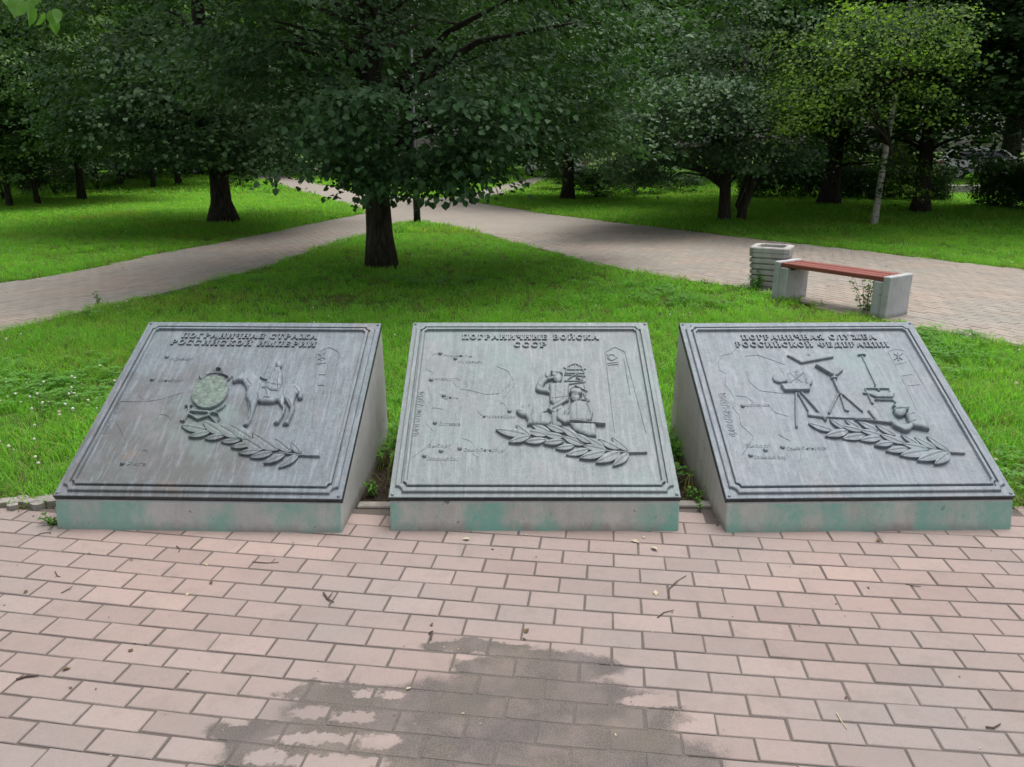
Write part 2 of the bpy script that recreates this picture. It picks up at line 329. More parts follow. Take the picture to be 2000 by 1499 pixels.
pave_o = tag(link('paving', mesh('paving', [(-7, .2, -.0034), (7, .2, -.0034), (7, 3.22, -.0034), (-7, 3.22, -.0034)], [(0, 1, 2, 3)]), M_SAND), 'pinkish brick paving in front of the three plaques', kind='structure')
sp_ = [(px, py) for px, py in ((470, 1499), (440, 1440), (520, 1385), (620, 1345), (760, 1290), (840, 1255), (950, 1248), (1150, 1275), (1200, 1330), (1260, 1380), (1330, 1430), (1350, 1499), (1350, 1540), (470, 1540))]
tag(link('grit_fill', mesh('grit_fill', [(*G(x, y)[:2], -.0013) for x, y in sp_], [tuple(range(len(sp_)))[::-1]]), M_SAND), 'grit filling the joints inside the damp stain', kind='structure')
tag(link('ground_strip', mesh('ground_strip', [(-.95, 3.2, -.014), (1.15, 3.2, -.014), (1.15, 4.15, -.014), (-.95, 4.15, -.014)], [(0, 1, 2, 3)]), mat_dirt()), 'bare dark soil between the stone stands', kind='structure')
def brick_mesh(seed, L=.1975, W=.0975, H=.05, c=.0022):
    r = random.Random(seed); x, y = L/2, W/2; j = lambda: r.uniform(-.0009, .0009)
    b = [(-x+j(), -y+j()), (x+j(), -y+j()), (x+j(), y+j()), (-x+j(), y+j())]
    vs = [(a, d, -H) for a, d in b]+[(a, d, -c) for a, d in b]+[(a-math.copysign(c*1.2, a), d-math.copysign(c*1.2, d), 0) for a, d in b]
    fs = [(8, 9, 10, 11)]+[(k*4+i, k*4+(i+1) % 4, k*4+4+(i+1) % 4, k*4+4+i) for k in (0, 1) for i in range(4)]
    return mesh('brick', vs, fs)
def lay(parent, anchor, ang, region, mat, matjoin, curve=0., maxparts=300, test=None, name='brick', gap=.0075, W=.0975, L=.1975, joined_cap=9000, warp=False):
    """running-bond courses; nearest ones as parts, the rest as one joined part"""
    pu, pv = L+gap, W+gap; d = np.array([math.cos(ang), math.sin(ang)]); e = np.array([-math.sin(ang), math.cos(ang)])
    xs = [p[0] for p in region]; ys = [p[1] for p in region]; R = max(max(xs)-min(xs), max(ys)-min(ys))+2
    iu = np.arange(-int(R/pu), int(R/pu)+1); iv = np.arange(-int(R/pv), int(R/pv)+1)
    U, V = np.meshgrid(iu, iv); Uo = (U+.5+.5*(V % 2)).ravel()*pu; Vo = V.ravel()*pv
    P = np.array(anchor)[:2]+Uo[:, None]*d+Vo[:, None]*e
    sc = np.ones(len(P))
    if warp:
        P = P[P[:, 1] > .25]; sc = np.ones(len(P))
        n_ = np.clip((2.86-P[:, 1])/.106-3, 0, None); P[:, 1] += .00102*n_**2; sc = 1-2*.00102*n_/.106
    P[:, 1] += curve*P[:, 0]**2
    keep = in_poly(P, region)
    if test is not None: keep &= test(P)
    P = P[keep]; sc = sc[keep]
    # seen from the viewer's place: pieces inside the view first
    ax = P[:, 1]*math.cos(PITCH)+EYE*math.sin(PITCH); sx = np.abs(P[:, 0]/ax)*FPX; dep = EYE*math.cos(PITCH)-P[:, 1]*math.sin(PITCH)
    sy = -( -P[:, 1]*(-math.sin(PITCH)) - EYE*math.cos(PITCH))/ax*FPX
    inside = (sx < 1060) & (sy < 830)
    key = np.hypot(P[:, 0], P[:, 1])+np.where(inside, 0, 100); od = np.argsort(key); P = P[od]; sc = sc[od]
    variants = [brick_mesh(s, L=L, W=W) for s in range(7)]
    for m in variants: m.materials.append(mat)
    r = random.Random(3); n = min(maxparts, len(P))
    for i in range(n):
        o = bpy.data.objects.new(name, variants[r.randrange(7)]); COL.objects.link(o); o.parent = parent
        a = ang+math.atan(2*curve*P[i, 0])
        o.scale = (1, sc[i], 1); o.location = (P[i, 0]+r.uniform(-.0012, .0012), P[i, 1]+r.uniform(-.0012, .0012), r.uniform(-.0012, .0012)); o.rotation_euler = (r.uniform(-.004, .004), r.uniform(-.004, .004), a+r.uniform(-.006, .006))
    Q = P[n:n+joined_cap]
    if len(Q):
        base = np.array([v.co[:] for v in variants[0].vertices]); F = np.array([list(p.vertices) for p in variants[0].polygons])
        k = len(base); V = np.zeros((len(Q), k, 3)); an = ang+np.arctan(2*curve*Q[:, 0])+rng.uniform(-.006, .006, len(Q)); c, s = np.cos(an), np.sin(an)
        V[:, :, 0] = Q[:, 0, None]+c[:, None]*base[None, :, 0]-(s*sc[n:n+joined_cap])[:, None]*base[None, :, 1]; V[:, :, 1] = Q[:, 1, None]+s[:, None]*base[None, :, 0]+(c*sc[n:n+joined_cap])[:, None]*base[None, :, 1]
        V[:, :, 2] = base[None, :, 2]+rng.uniform(-.0012, .0012, len(Q))[:, None]
        FF = (F[None]+(np.arange(len(Q))*k)[:, None, None]).reshape(-1, 4); at = np.repeat(rng.random(len(Q)), k)
        o = link('far_bricks', fast_mesh('far_bricks', V.reshape(-1, 3), FF, at), matjoin, parent); o['kind'] = 'stuff'
    return P
FOOT = [(-2.0, 3.06), (-.72, 3.02), (-.53, 3.02), (.73, 3.02), (.92, 3.02), (2.16, 3.06)]
a0 = G(1045, 1111); ANG = math.radians(-7.5)
M_BRICKA = mat_brick('paver_front_joined', PALF, base='attr')
lay(pave_o, (a0[0]-.0, a0[1]), ANG, [(-5.5, .6), (5.5, .6), (5.5, 3.2), (-5.5, 3.2)], M_BRICK, M_BRICKA, curve=.0105, warp=True,
    test=lambda P: ~((P[:, 1] > 3.09) & (((P[:, 0] > -1.96) & (P[:, 0] < -.76)) | ((P[:, 0] > -.50) & (P[:, 0] < .70)) | ((P[:, 0] > .95) & (P[:, 0] < 2.12)))), name='brick')
RPOLY = [p for p in PATH_ALL if p[1] < 17.5 and p[0] > -2]
lawn_r = [p for p in lawn_edge if p[0] > -2]
right_path = GP([(1070, 418), (1160, 428), (1183, 432), (1284, 443), (1400, 458), (1500, 470), (1700, 492), (1850, 510), (2000, 527)])+[(8.0, 8.2), (13, 4.5), (9, 3), (6.5, 4.8), (4.9, 5.9)]+lawn_edge[::-1][:14]+GP([(780, 425), (900, 400)])
left_path = GP([(0, 553), (100, 540), (200, 520), (300, 498), (400, 480), (500, 460), (600, 438), (712, 417), (780, 425)])+lawn_edge[:10][::-1]+[(-5.8, 5.5), (-7.4, 4.0), (-11, 6.5)]
rp = tag(link('path_surface', mesh('path_surface', [(x, y, -.0035) for x, y in right_path], [tuple(range(len(right_path)))]), M_PSAND), 'wide paved walk passing the bench on the right', kind='structure')
me = rp.data
def clip_y(poly, Y):
    out = []
    for i in range(len(poly)):
        a, b = poly[i], poly[(i+1) % len(poly)]
        if a[1] <= Y: out.append(a)
        if (a[1] <= Y) != (b[1] <= Y): t_ = (Y-a[1])/(b[1]-a[1]); out.append((a[0]+t_*(b[0]-a[0]), Y))
    return out
right_path = clip_y(right_path, 15.0); left_path = clip_y(left_path, 15.0)
fs = tessellate_polygon([[Vector((x, y, 0)) for x, y in right_path]]); bpy.data.meshes.remove(me) if False else None
nm = mesh('path_surface', [(x, y, -.004) for x, y in right_path], [tuple(f) for f in fs]); nm.materials.append(M_PSAND); rp.data = nm
fs = tessellate_polygon([[Vector((x, y, 0)) for x, y in left_path]])
nm = mesh('path_surface', [(x, y, -.0022) for x, y in left_path], [tuple(f) for f in fs]); nm.materials.append(M_PSAND)
lp = tag(link('path_surface', nm), 'paved walk running off to the left between two lawns', kind='structure')
dmax = lambda P: P[:, 1] < 15.0
lay(rp, G(1800, 600)[:2], math.atan2(1, -.49), right_path, M_PBRICK, M_PBRICKA, test=dmax, gap=.008)
lay(lp, G(200, 570)[:2], math.atan2(1, .32), left_path, M_PBRICK, M_PBRICKA, test=lambda P: dmax(P) & ~in_poly(P, right_path), gap=.008)

# kerb stones
def kerb(pts, name_label, w=.07, z0=-.05, z1=.014, L=.55):
    root = empty('kerb', (pts[0][0], pts[0][1], 0)); tag(root, name_label, 'kerb')
    pts = [np.array(p) for p in pts]; off = pts[0]
    for a, b in zip(pts[:-1], pts[1:]):
        d = np.linalg.norm(b-a); n = max(1, int(round(d/L)))
        for i in range(n):
            p0 = a+(b-a)*i/n; p1 = a+(b-a)*(i+1)/n; an = math.atan2(*(b-a)[::-1]); l = np.linalg.norm(p1-p0)
            m = MB(); m.box(-l/2+.003, l/2-.003, -w/2, w/2, z0, z1+random.uniform(-.004, .004), .006)
            c = (p0+p1)/2-off; m.build('kerb_stone', M_KERB, root, loc=(c[0], c[1], 0), rot=(0, 0, an+random.uniform(-.01, .01)))
kerb([(-.72, 3.245), (-.50, 3.245)], 'short grey concrete kerb between the left and the middle stand', .055, z1=.012, L=.5)
kerb([(.70, 3.25), (.96, 3.25)], 'short grey concrete kerb between the middle and the right stand', .055, z1=.012, L=.5)
kerb(GP([(250, 588), (300, 576), (400, 552), (520, 521), (620, 485), (700, 463)]), 'thin grey kerb along the lawn edge of the left walk', .06, z1=.006)
# broken stones at the far left of the paving
for k, (px, py, s) in enumerate([(8, 992, .05), (30, 990, .06), (55, 992, .05), (78, 988, .055), (98, 991, .04), (18, 1001, .03), (66, 998, .035)]):
    r = random.Random(k); c = G(px, py); n = 7; an = [2*PI*i/n+r.uniform(-.3, .3) for i in range(n)]; m = MB()
    ring = [(math.cos(a)*s*r.uniform(.8, 1.2), math.sin(a)*s*r.uniform(.5, .8)) for a in an]
    m.add([(x, y, -.02) for x, y in ring]+[(x*.9, y*.9, .022+r.uniform(0, .006)) for x, y in ring]+[(0, 0, .028)], [(i, (i+1) % n, n+(i+1) % n, n+i) for i in range(n)]+[(n+i, n+(i+1) % n, 2*n) for i in range(n)])
    o = m.build('edging_stone', M_KERB, loc=(c[0], c[1]+.03, 0))
    tag(o, ['pale broken edging stone at the far left end of the paving edge', 'large flat whitish edging stone second from the left frame edge', 'pale edging stone in the middle of the broken row left of the plaques',
            'broad broken edging stone near the left plaque stand', 'small edging stone touching the corner of the left plaque stand', 'small stone chip in front of the leftmost edging stones', 'stone chip in front of the broken row nearer the left stand'][k], 'stone', 'broken edging stones left of the plaques')

# ------------------------------------------------------------------ plaques
TH = math.atan2(.54, 1.03); PW, PL = 1.262, 1.163
def profile_plate(sub=14):
    prof = [(0, .0006, -.027), (0, .0006, -.001), (.0025, .0006, .0015), (.021, .0006, .0015), (.0225, .032, .0015), (.0255, .032, .011), (.029, .031, .013), (.046, .023, .013), (.0485, .021, .003), (.0555, .020, .003), (.0575, .018, .0145), (.0605, .017, .016), (.070, .012, .016), (.0745, .010, .004), (.077, .009, .003)]
    V = []; 
    for d, r, z in prof:
        x, y = PW/2-d, PL/2-d
        for cx, cy, a in ((x, -y, PI), (x, y, 1.5*PI), (-x, y, 0), (-x, -y, .5*PI)):     # concave notch, counter-clockwise outline
            # arc runs from the edge reached first (ccw) to the next one, centred on the corner
            for k in range(sub+1):
                t = a-(k/sub)*PI/2
                V.append((cx+r*math.cos(t), cy+r*math.sin(t), z))
    n = 4*(sub+1); F = []
    for i in range(len(prof)-1):
        for k in range(n): F.append((i*n+k, i*n+(k+1) % n, (i+1)*n+(k+1) % n, (i+1)*n+k))
    F.append(tuple((len(prof)-1)*n+k for k in range(n)))
    return V, F
FZ = .003        # height of the plaque field in its own frame
class Plaque:
    def __init__(s, cx, rz, mat, conc, label):
        s.mat = mat
        s.root = tag(empty('memorial_stand', (cx, 3.02, 0), rz), label, 'memorial', 'sloping memorial stands in a row')
        w = 1.254; m = MB(); y1, z1 = 1.03, .69; dz = .030/math.cos(TH)
        prof = [(-.024, -.03), (.002, .15-dz+.008), (y1+.012, z1-dz+.004), (y1+.02, z1-dz-.02), (y1+.07, -.03)]
        n = 24; vs = []; 
        for i in range(n+1):
            x = -w/2+w*i/n
            vs += [(x, y, z) for y, z in prof]
        fs = [tuple(range(5)), tuple(5*n+k for k in range(5))[::-1]]
        for i in range(n):
            for k in range(5): k2 = (k+1) % 5; fs.append((i*5+k, (i+1)*5+k, (i+1)*5+k2, i*5+k2))
        base = MB(); base.add(vs, fs); b = base.build('concrete_base', conc, s.root)
        bm = b.modifiers.new('b', 'BEVEL'); bm.width = .006; bm.segments = 2; bm.limit_method = 'ANGLE'
        V, F = profile_plate(); s.plate = link('plaque', mesh('plaque', V, F), mat, s.root)
        s.plate.data.materials.append(M_EDGE)
        for p in list(s.plate.data.polygons)[:60]: p.material_index = 1   # outer rim
        s.plate.location = (0, .5*y1, (.15+z1)/2); s.plate.rotation_euler = (TH, 0, 0)
        M = Matrix.Translation((cx, 3.02, 0)) @ Matrix.Rotation(rz, 4, 'Z') @ Matrix.Translation((0, .5*y1, (.15+z1)/2)) @ Matrix.Rotation(TH, 4, 'X')
        s.M = M; s.inv = M.inverted(); s.o = s.inv @ Vector((0, 0, EYE))
        for sx in (-1, 1):
            for sy in (-1, 1):
                mb = MB(); n = 10
                rg = [[(math.cos(2*PI*k/n)*r, math.sin(2*PI*k/n)*r, z) for k in range(n)] for r, z in ((.0075, 0), (.007, .0035), (.004, .006))]
                mb.add(sum(rg, []), [(a*n+k, a*n+(k+1) % n, (a+1)*n+(k+1) % n, (a+1)*n+k) for a in (0, 1) for k in range(n)]+[tuple(2*n+k for k in range(n))])
                mb.build('stud', mat, s.plate, smooth=True, loc=(sx*(PW/2-.0155), sy*(PL/2-.0155), .0015))
    def uv(s, px, py, z=FZ):
        d = s.inv.to_3x3() @ Vector(ray(px, py)); t = (z-s.o.z)/d.z; p = s.o+d*t; return (p.x, p.y)
    def setcrop(s, ox, oy, sc): s.c = (ox, oy, sc)
    def cu(s, x, y): ox, oy, sc = s.c; return s.uv(ox+x/sc, oy+y/sc)
    def relief(s, name, items, step=.0028, mat=None, label=None):
        """items: (kind, data, base, dome, dome_radius); height field cut to the outlines, sides dropped to the field"""
        polys = []
        for it in items:
            kind, data, b, h, r = it
            if h >= .010: b, h, r = b+.15*h, .95*h, r*.85
            if kind == 'p': pl = [s.cu(*q) for q in data]
            elif kind == 'u': pl = data
            elif kind == 'e':
                cx, cy, rx, ry = data; pl = [s.cu(cx+rx*math.cos(2*PI*k/28), cy+ry*math.sin(2*PI*k/28)) for k in range(28)]
            elif kind == 's':                                   # stroke along points, width in crop pixels
                pts, w = data
                Q = [np.array(s.cu(*q)) for q in pts]; a = np.array(s.cu(*pts[0])); a2 = np.array(s.cu(pts[0][0]+w, pts[0][1])); w = np.linalg.norm(a2-a)/2
                Lf, Rt = [], []
                for i, q in enumerate(Q):
                    t = Q[min(i+1, len(Q)-1)]-Q[max(i-1, 0)]; t = t/max(np.linalg.norm(t), 1e-9); nrm = np.array([-t[1], t[0]])*w
                    Lf.append(tuple(q+nrm)); Rt.append(tuple(q-nrm))
                pl = Lf+Rt[::-1]
            polys.append((pl, b, h, r))
        grv = [q for q in polys if q[3] < 0]; polys = [q for q in polys if q[3] > 0]
        A = np.array([q for pl, *_ in polys for q in pl]); lo = A.min(0)-2*step; hi = A.max(0)+2*step
        nx, ny = (np.ceil((hi-lo)/step).astype(int)+1); gx, gy = np.meshgrid(lo[0]+np.arange(nx)*step, lo[1]+np.arange(ny)*step)
        P = np.stack([gx.ravel(), gy.ravel()], 1); Z = np.zeros(len(P)); ins = np.zeros(len(P), bool); bd = np.full(len(P), 1e9); bn = np.zeros((len(P), 2))
        for pl, b, h, r in polys:
            i = in_poly(P, pl); d, q = seg_dist(P, pl); k = np.clip(d/r, 0, 1); z = b+h*np.sqrt(1-(1-k)**2)
            Z = np.where(i, np.maximum(Z, z), Z); ins |= i; m = d < bd; bd[m] = d[m]; bn[m] = q[m]
        for pl, b, h, r in grv:
            i = in_poly(P, pl) & ins; Z = np.where(i, np.maximum(Z-h, .001), Z)
        out = ~ins; nearcell = out & (bd < step*1.5); P2 = P.copy(); P2[nearcell] = bn[nearcell]; 
        I = ins.reshape(ny, nx); c = I[:-1, :-1] | I[1:, :-1] | I[:-1, 1:] | I[1:, 1:]; jj, ii = np.nonzero(c)
        F = np.stack([jj*nx+ii, jj*nx+ii+1, (jj+1)*nx+ii+1, (jj+1)*nx+ii], 1); used = np.unique(F); remap = np.full(nx*ny, -1); remap[used] = np.arange(len(used))
        V = np.column_stack([P2, np.where(ins, Z, -.001)])[used]; F = remap[F]; cen = V[:, :2].mean(0); V[:, :2] -= cen
        me = fast_mesh(name, V, F); me.polygons.foreach_set('use_smooth', [True]*len(me.polygons))
        o = link(name, me, mat or s.mat, s.plate, loc=(cen[0], cen[1], FZ-.0004))
        if label: o['label'] = label
        return o
    def leaf(s, tip, base, w=None, h=.015):
        """laurel leaf between two crop points, bulged with a midrib"""
        a, b = np.array(s.cu(*base)), np.array(s.cu(*tip)); d = b-a; L = np.linalg.norm(d); t = d/L; n = np.array([-t[1], t[0]]); W = w or L*.185
        K = 11; S = 7; V = []; F = []
        for i in range(K):
            u = i/(K-1); wd = W*(math.sin(PI*min(1, u*1.02)**.85)**.8 if 0 < u < 1 else .02)
            for j in range(S):
                v = -1+2*j/(S-1); p = a+d*u+n*wd*v+n*math.sin(u*PI)*L*.02
                z = h*(.62+.38*math.sin(PI*(.15+.75*u)))*(1-.10*abs(v)**3)-(.003 if j == S//2 else 0)
                V.append((p[0], p[1], z))
        for i in range(K-1):
            for j in range(S-1): F.append((i*S+j, (i+1)*S+j, (i+1)*S+j+1, i*S+j+1))
        # skirt
        rim = [i*S for i in range(K)]+[(K-1)*S+j for j in range(1, S)]+[i*S+S-1 for i in range(K-2, -1, -1)]+[j for j in range(S-2, 0, -1)]
        n0 = len(V)
        for r in rim: x, y, z = V[r]; V.append((x, y, -.001))
        for k in range(len(rim)): k2 = (k+1) % len(rim); F.append((rim[k], n0+k, n0+k2, rim[k2]))
        c = (a+b)/2; V = [(x-c[0], y-c[1], z) for x, y, z in V]
        me = mesh('laurel_leaf', V, F); 
        return link('laurel_leaf', me, s.mat, s.plate, loc=(c[0], c[1], FZ+random.uniform(0, .002)))
    def laurel(s, leaves, stem, w=26):
        for tip, base in leaves: s.leaf(tip, base, h=random.uniform(.011, .018))
        s.relief('laurel_stem', [('s', (stem, w), .006, .008, .006)])
    def tiny(s, text, p0, p1, h, rot_extra=0.):
        a, b = np.array(s.cu(*p0)), np.array(s.cu(*p1)); cu = bpy.data.curves.new('inscription', 'FONT'); cu.body = text; cu.size = 1; cu.extrude = .05
        tmp = bpy.data.objects.new('tmp', cu); me = bpy.data.meshes.new_from_object(tmp); me.name = 'inscription'
        xs = [v.co.x for v in me.vertices]; wdt = max(xs)-min(xs); L = np.linalg.norm(b-a); sx = L/wdt
        for v in me.vertices: v.co.x = (v.co.x-min(xs))*sx; v.co.y *= h/.72; v.co.z = .0020 if v.co.z > 0 else -.0005
        bpy.data.objects.remove(tmp); bpy.data.curves.remove(cu)
        return link('inscription', me, s.mat, s.plate, loc=(a[0], a[1], FZ), rot=(0, 0, math.atan2(b[1]-a[1], b[0]-a[0])))
    def dot(s, x, y, r=.011):
        c = s.cu(x, y); mb = MB(); n = 12
        rg = [[(math.cos(2*PI*k/n)*r*a, math.sin(2*PI*k/n)*r*a, z*r) for k in range(n)] for a, z in ((1, -.1), (.97, .35), (.75, .75), (.35, .98))]
        mb.add(sum(rg, []), [(a*n+k, a*n+(k+1) % n, (a+1)*n+(k+1) % n, (a+1)*n+k) for a in range(3) for k in range(n)]+[tuple(3*n+k for k in range(n))])
        mb.build('map_marker', s.mat, s.plate, smooth=True, loc=(c[0], c[1], FZ))
# slab lettering: strokes with slab serifs; unit height, every glyph listed as quads
def _q(x0, y0, x1, y1): return [(x0, y0), (x1, y0), (x1, y1), (x0, y1)]
def _st(x, y0=0., y1=1., sb=True, stp=True, w=.2):
    r = [_q(x-w/2, y0, x+w/2, y1)]
    if sb: r.append(_q(x-.2, y0, x+.2, y0+.1))
    if stp: r.append(_q(x-.2, y1-.1, x+.2, y1))
    return r
def _dg(x0, y0, x1, y1, w): return [(x0-w/2, y0), (x0+w/2, y0), (x1+w/2, y1), (x1-w/2, y1)]
def _arc(cx, cy, rx, ry, a0, a1, w, wt=None, n=12):
    o, i = [], []; wt = wt or w
    for k in range(n+1):
        t = math.radians(a0+(a1-a0)*k/n); c, s_ = math.cos(t), math.sin(t); o.append((cx+rx*c, cy+ry*s_)); i.append((cx+(rx-w)*c, cy+(ry-wt)*s_))
    return [[o[k], o[k+1], i[k+1], i[k]] for k in range(n)]
def _bar(x0, x1, y, w=.1): return [_q(x0, y-w/2, x1, y+w/2)]
GL = {
 'П': (.95, _st(.22)+_st(.73)+_bar(.22, .73, .95)), 'О': (.95, _arc(.47, .5, .44, .52, 0, 360, .2, .1, 20)), 'Г': (.78, _st(.24)+_bar(.2, .72, .95)+[_q(.64, .68, .72, 1)]),
 'Р': (.84, _st(.24)+_arc(.42, .72, .38, .28, -90, 90, .18, .09)+_bar(.24, .44, .95)+_bar(.24, .44, .485)), 'А': (1., [_dg(.12, 0, .48, 1, .12), _dg(.84, 0, .5, 1, .22)]+_bar(.24, .72, .33)+[_q(.0, 0, .28, .1), _q(.64, 0, 1., .1)]),
 'Н': (.98, _st(.22)+_st(.76)+_bar(.22, .76, .5)), 'И': (1., _st(.22)+_st(.78)+[[(.24, .12), (.34, .12), (.76, .88), (.66, .88)]]), 'Й': (1., _st(.22)+_st(.78)+[[(.24, .12), (.34, .12), (.76, .88), (.66, .88)]]+_arc(.5, 1.28, .2, .18, 180, 360, .08, .08, 8)),
 'Ч': (.9, _st(.7)+_arc(.42, .75, .3, .32, 180, 275, .18, .1)+[_q(.12, .72, .30, .95), _q(.02, .9, .4, 1.)]+_bar(.42, .7, .48)), 'Я': (.86, _st(.62)+_arc(.42, .72, .38, .28, 90, 270, .18, .09)+_bar(.42, .62, .95)+_bar(.42, .62, .485)+[_dg(.12, 0, .46, .46, .2), _q(0, 0, .28, .1)]),
 'С': (.88, _arc(.46, .5, .44, .52, 50, 310, .2, .1, 18)+[_q(.72, .66, .80, 1.0)]), 'Т': (.88, _st(.44, stp=False)+_bar(.06, .82, .95)+[_q(.06, .7, .14, 1), _q(.74, .7, .82, 1)]),
 'Ж': (1.3, _st(.65)+[_dg(.16, 0, .5, .5, .18), _dg(.16, 1, .5, .5, .12), _dg(1.14, 0, .8, .5, .18), _dg(1.14, 1, .8, .5, .12)]+_bar(.45, .85, .5)+[_q(0, 0, .32, .1), _q(.98, 0, 1.3, .1), _q(.02, .9, .3, 1), _q(1., .9, 1.28, 1)]),
 'К': (.98, _st(.24)+[_dg(.8, 0, .42, .55, .22), _dg(.78, 1, .42, .45, .12), _q(.64, 0, 1., .1), _q(.62, .9, .95, 1)]), 'М': (1.15, _st(.2, w=.12)+_st(.94)+[_dg(.56, .05, .26, 1, .2), _dg(.56, .05, .86, 1, .1)]),
 'Е': (.82, _st(.24)+_bar(.24, .74, .95)+_bar(.24, .74, .05)+_bar(.24, .6, .5)+[_q(.66, .05, .74, .32), _q(.66, .68, .74, .95), _q(.52, .38, .6, .62)]), 'Ы': (1.2, _st(.24)+_st(1.)+_arc(.42, .28, .34, .28, -90, 90, .18, .09)+_bar(.24, .44, .05)+_bar(.24, .44, .515)),
 'В': (.86, _st(.24)+_arc(.44, .745, .34, .255, -90, 90, .18, .09)+_arc(.46, .26, .38, .26, -90, 90, .18, .09)+_bar(.24, .46, .95)+_bar(.24, .46, .05)+_bar(.24, .46, .505)),
 'У': (.95, [_dg(.5, .38, .2, 1, .2), _dg(.34, 0, .8, 1, .12), _q(.02, .9, .38, 1), _q(.64, .9, .94, 1), _q(.12, 0, .4, .12)]), 'Л': (.98, _st(.76)+[_dg(.2, .05, .42, .98, .12)]+_bar(.36, .76, .95)+[_q(.04, 0, .26, .14)]),
 'Б': (.84, _st(.24)+_arc(.46, .28, .36, .28, -90, 90, .18, .09)+_bar(.24, .46, .05)+_bar(.24, .46, .515)+_bar(.24, .72, .95)+[_q(.66, .7, .74, 1)]), 'Ф': (1.1, _st(.55)+_arc(.55, .52, .52, .33, 0, 360, .18, .09, 18)),
 'Д': (1.05, _st(.8, sb=False)+[_dg(.26, .05, .44, .98, .12)]+_bar(.38, .8, .95)+_bar(.06, .99, .05)+[_q(.04, -.2, .14, .1), _q(.9, -.2, 1., .1)]), 'Ц': (1.02, _st(.22)+_st(.74)+_bar(.2, .98, .05)+[_q(.9, -.2, .99, .1)]),
}
def letter_mesh(ch, hgt):
    w, qs = GL[ch]; V = []; F = []; 
    for i, q in enumerate(qs):
        top = hgt+i*.00006; n = len(V); a = sum(q[k][0]*q[(k+1) % 4][1]-q[(k+1) % 4][0]*q[k][1] for k in range(4))
        if a < 0: q = q[::-1]
        V += [(x, y, -.001) for x, y in q]+[(x, y, top) for x, y in q]
        F += [(n+4, n+5, n+6, n+7)]+[(n+k, n+(k+1) % 4, n+4+(k+1) % 4, n+4+k) for k in range(4)]
    return mesh('letter', V, F)
LM = {}
def title(pq, text, p0, p1, h, name='letter', hgt=.0075):
    """row of raised letters between two photo points (baseline)"""
    a, b = np.array(pq.uv(*p0)), np.array(pq.uv(*p1)); d = b-a; L = np.linalg.norm(d); t = d/L; gap = .14
    adv = [(.55 if c == ' ' else GL[c][0]+gap) for c in text]; sx = L/(sum(adv)-gap); x = 0
    for c, w in zip(text, adv):
        if c != ' ':
            me = LM.get((c, pq.mat.name))
            if me is None: me = LM[(c, pq.mat.name)] = letter_mesh(c, hgt)
            q = a+t*x*sx; link(name, me, pq.mat, pq.plate, loc=(q[0], q[1], FZ), rot=(0, 0, math.atan2(t[1], t[0])), scale=(sx, h, 1))
        x += w
def lines(pq, name, segs, w, z=.0024, r=.003): pq.relief(name, [('s', (pts, w*1.0), .0008, z*1.15, r) for pts in segs], step=.0026)

BR_LW = [tuple(c*1.12 for c in q) for q in BR_L]
MB_LW = mat_bronze('bronze_left_relief', BR_LW, seed=1.3, rust=.05)
BR_CW = [tuple(c*1.12 for c in q) for q in BR_C]
MB_CW = mat_bronze('bronze_centre_relief', BR_CW, seed=2.3, rust=.02)
MB_L = mat_bronze('bronze_left', BR_L, seed=1.3, darkblob=(-1.62, 3.22, .50), rust=.3)
MB_C = mat_bronze('bronze_centre', BR_C, seed=5.1, rust=.08); MB_R = mat_bronze('bronze_right', BR_R, seed=9.7, rust=.12)
CL = mat_concrete('base_concrete_left', (.33, .337, .325), (.47, .475, .46), .8, (2.2, 0, 0)); CC = mat_concrete('base_concrete_centre', (.33, .325, .305), (.48, .47, .44), .95, (7.3, 1, 0)); CR = mat_concrete('base_concrete_right', (.33, .328, .305), (.48, .475, .445), .85, (3.9, 4, 0))
L = Plaque(-1.362, math.radians(-1.7), MB_L, CL, 'left sloping stone stand, its darkest plaque shows a horseman beside an oval badge')
C = Plaque(.098, 0., MB_C, CC, 'middle sloping stone stand, its greenish plaque shows two soldiers with a dog')
R = Plaque(1.552, math.radians(1.3), MB_R, CR, 'right sloping stone stand, its plaque shows tripod instruments and a lying rifleman')
# titles
title(L, 'ПОГРАНИЧНАЯ СТРАЖА', (354, 661), (619, 664), .036); title(L, 'РОССИЙСКОЙ ИМПЕРИИ', (332, 674), (616, 679), .036)
title(C, 'ПОГРАНИЧНЫЕ ВОЙСКА', (902, 664), (1170, 665), .036); title(C, 'СССР', (1003, 679), (1068, 679.5), .036)
title(R, 'ПОГРАНИЧНАЯ СЛУЖБА', (1449, 665), (1712, 664), .036); title(R, 'РОССИЙСКОЙ ФЕДЕРАЦИИ', (1437, 679), (1737, 679), .036)
GLs = {}
def side_text(pq, text, p0, p1, h): pq.tiny(text, p0, p1, h)
